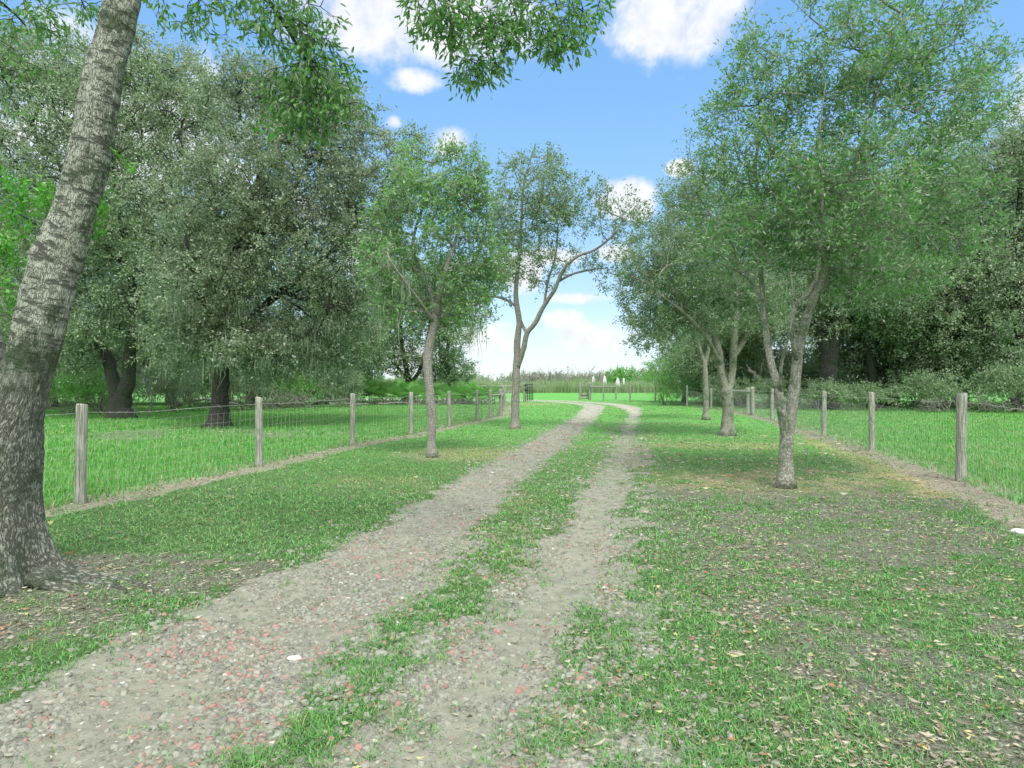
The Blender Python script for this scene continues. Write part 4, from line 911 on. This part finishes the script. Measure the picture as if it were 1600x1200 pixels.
for i_, (k, x, y, s) in enumerate(((0,-8.9,49,.95),(1,-10.1,49.4,1.05),(0,-12.8,48.2,1.1),(1,-14.3,48.6,1.15),(0,-15.9,47.6,1.1),(1,-5.9,49.6,.9),(0,-4.8,49.0,.85),(1,-3.6,49.4,.85),(0,-2.6,49.0,.8),(1,-13.5,50.2,1.2),(0,-17.2,47.0,1.1),(1,-7.9,50.4,1.1),(0,-4.2,50.4,1.0),(1,-1.9,50.0,.8))):
    lab = ['directly left of the slender young oak trunk', 'two clumps left of the slender young oak', 'left of the tall clump', 'beside the fallen pale log', 'under the right edge of the live oak crown', 'right of the slender young oak trunk', 'between the slender oak and the next fence post', 'just left of the board rail', 'at the left end of the board rail', 'behind the tall clump', 'at the left end of the palmetto bank', 'behind the slender young oak trunk', 'behind the left end of the board rail', 'nearest the wooden fence brace'][i_]
    copy_tree((p1, p2)[k], (x, y, gz1(x, y)), i_*1.3, s*1.3, 'saw palmetto clump '+lab)
# dead logs and branch piles
def log(label, pts, r, group='fallen dead branches along the wood edge'):
    p = np.array([(x, y, gz1(x, y)+z) for x, y, z in pts]); root = p[0].copy(); mb = MB()
    q = resample(np.hstack([p, np.ones((len(p), 1))]), .2)[:, :3]; q += RNG.normal(0, r*.25, q.shape)
    mb.tube(q-root, np.linspace(r, r*.45, len(q))*(1+.1*np.sin(np.arange(len(q))*2.3)), 9)
    for k in range(4):
        i_ = int(len(q)*(.25+.17*k)); d = unit(RNG.normal(0, 1, 3)*[1, 1, .3]+[0, 0, .5]); mb.tube(np.array([q[i_], q[i_]+d*r*4+[.02, 0, 0], q[i_]+d*r*7+[.05, .05, r]])-root, [r*.35, r*.22, r*.08], 5)
    o = mb.build('fallen_log', M_DEADWOOD, smooth=True); o.location = root; tag(o, label, 'fallen log', group); return o
log('pale fallen log lying in front of the palmettos', [(-13.4,46.9,.1),(-12.0,46.7,.16),(-10.4,46.4,.12)], .13)
log('thin dead branch left of the pale fallen log', [(-17.2,45.8,.1),(-15.6,45.7,.25),(-14.4,46.0,.12)], .08)
log('dead branch beneath the palmettos right of the pale log', [(-9.8,46.9,.12),(-8.2,47.0,.22),(-6.8,47.1,.1)], .07)
log('curved dead limb resting near the moss-hung live oak trunk', [(-16.9,29.6,0),(-16.6,29.5,.8),(-16.9,29.6,1.7),(-17.4,29.8,2.6)], .05)
log('dead limb in the brush between the live oaks', [(-19.5,36.6,.2),(-17.5,36.2,.7),(-15.5,36.4,.4)], .09)
log('leaning dead trunk at the foot of the right-hand wood', [(17.2,40.4,0),(16.2,40.6,1.4),(15.2,41,2.6)], .22, 'fallen dead wood by the right fence')
def brush(label, x, y, w, h, n, seed, group, mat=None, name='brush_pile', cat='brush pile'):
    rg = np.random.default_rng(seed); b = gz1(x, y); mb = MB()
    for k in range(n):
        s = np.array([rg.uniform(-w/2, w/2), rg.uniform(-.8, .8), rg.uniform(0, h*.45)]); a = rg.uniform(0, 2*np.pi); e = rg.uniform(.05, 1.0); L = rg.uniform(.4, 1.0)*h*1.1
        d = np.array([math.cos(a)*math.cos(e), math.sin(a)*math.cos(e), math.sin(e)]); m_ = s+d*L*.5+rg.normal(0, .06*L, 3); t = s+d*L+rg.normal(0, .1*L, 3); r = rg.uniform(.006, .02)*h/1.2
        mb.tube(np.array([s, m_, t]), [r, r*.7, r*.25], 4, cap=False)
        for q in range(2):
            d2 = unit(d+rg.normal(0, .6, 3)); mb.tube(np.array([m_, m_+d2*L*.3, m_+d2*L*.5]), [r*.5, r*.35, r*.1], 3, cap=False)
    o = mb.build(name, mat or M_DEADWOOD); o.location = (x, y, b); tag(o, label, cat, group); return o
gB = 'piles of dead brush'
brush('tangle of dead branches under the gap between the live oaks', -15.2, 37.5, 6.5, 1.6, 130, 1, gB)
brush('tangle of dead branches left of the moss-hung live oak', -21.5, 33.0, 5.0, 1.5, 90, 2, gB)
brush('low dead brush along the foot of the palmettos', -9.5, 47.4, 12, .7, 120, 3, gB)
brush('dead twigs behind the right fence, left of its nearest post', 25.0, 34.6, 6, 1.2, 110, 4, gB)
brush('dead twigs behind the right fence, right of its nearest post', 30.5, 33.8, 6, 1.6, 120, 5, gB)
# ------------------------------------------------------------------ far field edge
def reeds(n):
    x = RNG.uniform(-75, 60, n); e = fbm(x, x*0, 9, 201, 2); y = 104+7*(e-.5)+16*RNG.random(n)**1.5
    m = (x > -60); x, y = x[m], y[m]; n = len(x); z = gz(x, y); h = (1.2+1.1*RNG.random(n))*(.45+1.0*fbm(x, y, 6, 202, 3)); a = RNG.uniform(0, 2*np.pi, n); w = .05
    l = RNG.uniform(.1, .5, n)*h*.6; dx, dy = np.cos(a), np.sin(a); b = RNG.uniform(0, 2*np.pi, n); sx, sy = np.cos(b)*w, np.sin(b)*w
    V = np.stack([np.stack([x-sx, y-sy, z], 1), np.stack([x+sx, y+sy, z], 1), np.stack([x+dx*l*.35+sx*.7, y+dy*l*.35+sy*.7, z+h*.6], 1), np.stack([x+dx*l*.35-sx*.7, y+dy*l*.35-sy*.7, z+h*.6], 1), np.stack([x+dx*l, y+dy*l, z+h], 1)], 1).reshape(-1, 3)
    q = np.arange(n)[:, None]*5
    tag(mesh_np('tall_grass', V, q+[[0, 1, 2, 3]], q+[[3, 2, 4]], M_REED), 'tall unmown grass at the far edge of the field', 'tall grass', kind='stuff')
reeds(42000)
gF = 'bushes on the far side of the field'
f1 = make_bush('far_bush', 'round green bush right of the white pointed shelters', 22.4, 128, 8.5, 4.4, M_SHRUB, 95, gF, 150, (.30,.16), crad=.9)
f2 = make_bush('far_bush', 'greyish far bush behind the tall grass, left of the pole', 1.5, 134, 10, 3.6, M_LIVE, 96, gF, 140, (.30,.15), crad=.9, gap=.3)
for i_, (k, x, y, rz, s, lab) in enumerate(((0,28.5,124,1,.75,'small far bush right of the round green bush'),(1,9,136,2,1.0,'far bush directly behind the thin pole'),(1,5,123,.7,.62,'low far bush in front of the left half of the dead branch pile'),(0,13,122,2.9,.5,'low far bush in front of the right half of the dead branch pile'),(1,-8,132,3,.9,'far bush behind the forked oak trunk'),(0,-13,126,4,.6,'low far bush left of the forked oak'),(1,-19,122,5,.8,'far bush right of the field oak'),
        (1,17,138,1.5,1,'greyish far bush behind the white pointed shelters'),(0,-26,118,2,.8,'far bush under the field oak'),(0,-33,112,3,.9,'far bush left of the field oak'),(1,-42,110,1,1.1,'far bush behind the palmettos'),(0,36,118,2.2,1.1,'far bush behind the feathery shrub'),(0,-52,105,.4,1.2,'far bush at the left end of the palmettos'),(1,26,140,.9,1.2,'far bush behind the round green bush'))):
    copy_tree((f1, f2)[k], (x, y, gz1(x, y)), rz, s, lab)
brush('long pile of dead grey branches on the far side of the field', 9.5, 127, 17, 4.4, 300, 7, gB)
brush('dead bare scrub left of the forked oak across the field', -12, 122, 14, 3.6, 130, 8, gB)
mb = MB(); b = gz1(9.6, 110); mb.tube([(0,0,0),(0,0,2.2),(0.02,0,4.6)], [.09,.085,.07], 8); mb.box((0,0,4.2), (.5,.06,.08))
o = mb.build('utility_pole', M_DEADWOOD); o.location = (9.6, 110, b); tag(o, 'thin bare grey pole standing in the tall grass across the field', 'pole')
# white pointed shelters: closed curved shell, grey sheet painting the shade of an open front
def shelter(label, x, y, h, w, rz):
    b = gz1(x, y); root = thing('pointed_shelter', label, 'shelter', (x, y, b), 'white pointed shelters across the field', rz)
    t = np.linspace(0, 1, 15); prof = np.sqrt(np.clip(1-t**1.7, 0, 1))*w/2; mb = MB(); n = 16
    V = []; an = np.linspace(0, 2*np.pi, n, endpoint=False)
    for r_, z_ in zip(prof, t*h): V += [(math.cos(a)*r_*1.0, math.sin(a)*r_*.75, z_) for a in an]
    i, j = np.meshgrid(np.arange(14), np.arange(n), indexing='ij'); mb.add(np.array(V), np.stack([i*n+j, i*n+(j+1) % n, (i+1)*n+(j+1) % n, (i+1)*n+j], -1).reshape(-1, 4)); mb.build('shell', M_WHITE, root, True)
    mb = MB(); hs = np.linspace(0, .62, 8)*h; wv = w*.16*np.sqrt(np.clip(1-(hs/(.64*h))**2, .02, 1)); yv = -np.interp(hs/h, t, prof)*.75-.02
    L = np.stack([-wv, yv, hs+.25*h*0], 1); Rr = np.stack([wv, yv, hs], 1); mb.add(np.vstack([L, Rr]), [[k, k+8, k+9, k+1] for k in range(7)]); mb.build('opening_shade', M_DARKGREY, root)
m, B = new_mat('opening_shade_grey'); finish(B, principled(B, (.30,.31,.30), .9)); M_DARKGREY = m
shelter('white pointed shelter farthest left of the three across the field', 14.6, 115, 2.75, .85, .2)
shelter('middle one of the three white pointed shelters across the field', 16.5, 114, 2.9, .95, 0)
shelter('white pointed shelter farthest right of the three, behind the rail fence', 17.5, 106, 2.5, .95, -.3)
mb = MB(); mb.tube([(0,0,0),(0,0,2.4)], [.16,.15], 8); o = mb.build('white_post', M_WHITE); o.location = (19.2, 110, gz1(19.2, 110)); tag(o, 'short white post right of the pointed shelters', 'post')

# ------------------------------------------------------------------ fences
def post_mesh(mb, h, r, seed, lean=(0, 0)):
    rg = np.random.default_rng(seed); n = 14; seg = 14; t = np.linspace(-.05, 1, n); an = np.linspace(0, 2*np.pi, seg, endpoint=False)
    V = []
    for k, q in enumerate(t):
        rr = r*(1+.05*(1-q)+.03*np.sin(q*7+seed))*(1+.035*np.sin(an*3+seed)+.02*np.sin(an*7+q*5)); c = np.array([lean[0]*q, lean[1]*q, q*h])
        V.append(np.stack([c[0]+rr*np.cos(an), c[1]+rr*np.sin(an), np.full(seg, c[2])], 1))
    c = V[-1].copy(); c[:, :2] = (c[:, :2]-[lean[0], lean[1]])*.86+[lean[0], lean[1]]; c[:, 2] += .012+.01*np.cos(an+seed); V.append(c); ce = np.array([[lean[0], lean[1], h+.018]]); nn = len(V)
    i, j = np.meshgrid(np.arange(nn-1), np.arange(seg), indexing='ij'); Q = np.stack([i*seg+j, i*seg+(j+1) % seg, (i+1)*seg+(j+1) % seg, (i+1)*seg+j], -1).reshape(-1, 4)
    a = np.arange(seg)+(nn-1)*seg; T = np.stack([a, (np.arange(seg)+1) % seg+(nn-1)*seg, np.full(seg, nn*seg)], 1)
    mb.add(np.concatenate(V+[ce]), Q, T=T)
def fence(name, label, pts, heights, r, zs, vstep, leanv, seed, radii=None, sagtop=.03, wire_r=.0019):
    base = np.array([pts[2][0], pts[2][1], gz1(*pts[2])]); root = thing(name, label, 'fence', tuple(base)); rg = np.random.default_rng(seed)
    tops = []
    for k, (x, y) in enumerate(pts):
        mb = MB(); ln = rg.normal(0, .018, 2); post_mesh(mb, heights[k], (radii or {}).get(k, r), seed*50+k, ln)
        o = mb.build('post', M_POST, root, True); o.location = np.array([x, y, gz1(x, y)])-base; tops.append(ln)
    top = MB(); wv = MB()
    for k in range(len(pts)-1):
        a = np.array([*pts[k], gz1(*pts[k])]); b = np.array([*pts[k+1], gz1(*pts[k+1])]); L = np.linalg.norm(b-a); n = 9; t = np.linspace(0, 1, n)
        side = unit(np.cross(b-a, [0, 0, 1.]))*-.055
        H = np.interp(t, [0, 1], [heights[k], heights[k+1]])
        def zline(z, sag, ph=0): return np.stack([a[0]+(b[0]-a[0])*t+side[0], a[1]+(b[1]-a[1])*t+side[1], a[2]+(b[2]-a[2])*t+z*(H/1.35)-sag*4*t*(1-t)+.012*np.sin(t*9+ph+k)], 1)
        fr = np.clip(a[1]/12, .9, 1.8)*wire_r
        p = zline(zs[0], sagtop); top.tube(p-base, fr*1.15, 4, cap=False)
        # twisted barbs
        for q in np.arange(.1, L, .14):
            c = np.array([np.interp(q/L, t, p[:, i]) for i in range(3)])-base; d1 = rg.normal(0, .018, 3)
            if a[1] < 16: top.tube(np.array([c-d1, c+d1]), fr*.8, 3, cap=False)
        sg = rg.uniform(.02, .09); lines = [zline(z, sg*(.4+.6*z/1.1), i_) for i_, z in enumerate(zs[1:])]
        for l in lines: wv.tube(l-base, fr, 3, cap=False)
        m_ = int(L/vstep); 
        for q in range(1, m_):
            u = q/m_; pt = []
            for i_, l in enumerate(lines):
                du = leanv*math.sin(u*5+k*2+seed)*(1-i_/len(lines))+rg.normal(0, .006); uu = min(max(u+du/L, 0), 1)
                pt.append([np.interp(uu, t, l[:, c]) for c in range(3)])
            wv.tube(np.array(pt)-base, fr*.75, 3, cap=False)
    top.build('barbed_wire', M_WIRE, root); wv.build('wire_mesh', M_WIRE, root); return root, base
Zs = [1.24, 1.12, .96, .80, .65, .51, .38, .26, .15, .05]
lh = [1.3]*9+[1.32, 1.5, 1.5, 1.6]
rootL, baseL = fence('wire_fence', 'post and woven wire fence with a barbed top strand along the left paddock', LF, lh, .065, Zs, .16, .10, 1, {2: .066, 8: .075, 9: .085})
rh = [1.4, 1.4, 1.42, 1.38, 1.36, 1.35, 1.42, 1.35, 1.3, 1.45, 1.5, 1.45, 1.5, 1.75]
rootR, baseR = fence('wire_fence', 'post and woven wire fence with leaning mesh along the right paddock', RF, rh, .065, Zs, .10, .16, 2, {2: .074, 6: .10, 13: .12}, .02)
def rail(root, base, a, b, r, name='rail'):
    mb = MB(); a = np.array(a, float); b = np.array(b, float); t = np.linspace(0, 1, 7)[:, None]; mb.tube(a+(b-a)*t-base, r, 9); mb.build(name, M_POST, root, True)
mb = MB(); post_mesh(mb, 1.36, .075, 77); o = mb.build('post', M_POST, rootR, True); o.location = np.array([12.35, 33.5, gz1(12.35, 33.5)])-baseR
rail(rootR, baseR, (12.1, 32.2, 1.17), (13.0, 38.5, 1.17), .07)
rail(rootR, baseR, (8.7, 60.8, 1.28), (7.6, 62.6, 1.28), .09); rail(rootR, baseR, (8.7, 60.8, 1.33), (10.8, 66.5, 1.30), .07)
mb = MB(); post_mesh(mb, 1.5, .09, 78); o = mb.build('post', M_POST, rootR, True); o.location = np.array([10.8, 66.5, gz1(10.8, 66.5)])-baseR
rail(rootL, baseL, (-1.0, 29.4, 1.05), (-.56, 31.6, 1.05), .05); rail(rootL, baseL, (-.56, 31.6, .95), (-.53, 38.5, .98), .06)
# board rail cross fence
b0 = np.array([-4.0, 51.5, gz1(-4, 51.5)]); rf = thing('rail_fence', 'low wooden board-rail fence crossing behind the end of the left fence', 'fence', tuple(b0))
for x in (-4.0, -2.85, -1.75, -.6, .55):
    mb = MB(); mb.box((x+4, 0, .7), (.11, .11, 1.42)); mb.build('post', M_POST, rf)
mb = MB(); mb.box((2.3, -.085, 1.40), (4.9, .05, .15)); mb.build('rail', M_POST, rf); mb = MB(); mb.box((3.4, -.085, .98), (2.2, .05, .12)); mb.build('rail', M_POST, rf)
# metal gate standing open, seen almost edge on
gx0, gy0 = 1.22, 56.5; gb = gz1(gx0, gy0); gt = thing('metal_gate', 'dark tubular metal gate standing open at the bend of the drive', 'gate', (gx0, gy0, gb), rz=R(72))
mb = MB()
for z in (.25, .5, .75, 1.0, 1.25, 1.55): mb.tube([(0, 0, z), (2.2, 0, z)], .022, 8)
mb.build('bars', M_DARK, gt, True); mb = MB()
for x in (0, .55, 1.1, 1.65, 2.2): mb.tube([(x, 0, .08), (x, 0, 1.62)], .038, 8)
mb.build('gate_frame', M_DARK, gt, True)
mb = MB(); post_mesh(mb, 1.62, .11, 5); gp = mb.build('gate_post', M_POST, smooth=True); gp.location = (1.08, 56.2, gz1(1.08, 56.2)-.02); tag(gp, 'dark round gate post with hinges beside the open metal gate', 'gate post')
mb = MB()
for z in (1.5, 1.1): mb = MB(); mb.box((.1, -.05, z), (.2, .16, .14)); mb.build('hinge', M_DARK, gp)
# small wooden gate right
wx, wy = 6.72, 63.2; wg = thing('wooden_gate', 'small grey wooden gate panel between two posts right of the drive bend', 'gate', (wx, wy, gz1(wx, wy)))
for x in (0, .9):
    mb = MB(); post_mesh(mb, 1.72, .13 if x == 0 else .12, int(9+x*10)); o = mb.build('post', M_POST, wg, True); o.location = (x, 0, 0)
mb = MB()
for z, h in ((.2, .14), (.52, .34), (1.35, .1)): mb = MB(); mb.box((.45, 0, z), (.72, .05, h)); mb.build('board', M_POST, wg)
# white rock at the right edge
def rock(label, x, y, sx, sy, sz, seed):
    rg = np.random.default_rng(seed); n, k = 9, 14; th = np.linspace(0, np.pi, n)[:, None]; ph = np.linspace(0, 2*np.pi, k, endpoint=False)[None]
    rr = 1+.16*np.sin(3*ph+seed)*np.sin(th)+.12*rg.normal(0, 1, (n, k))*np.sin(th)
    V = np.stack([rr*np.sin(th)*np.cos(ph)*sx, rr*np.sin(th)*np.sin(ph)*sy, rr*np.cos(th)*sz+0*ph], -1).reshape(-1, 3); i, j = np.meshgrid(np.arange(n-1), np.arange(k), indexing='ij')
    o = mesh_np('rock', V, np.stack([i*k+j, (i+1)*k+j, (i+1)*k+(j+1) % k, i*k+(j+1) % k], -1).reshape(-1, 4), mat=M_ROCK); o.location = (x, y, gz1(x, y)+sz*.35); tag(o, label, 'rock')
rock('flat white rock on the grass at the right edge', 5.43, 6.85, .10, .06, .035, 3)
rock('flat pale stone in the left wheel track', -1.26, 3.72, .045, .03, .014, 4)
print('SCENE OBJECTS', len(sc.objects), 'POLYS', sum(len(o.data.polygons) for o in sc.objects if o.type == 'MESH'))
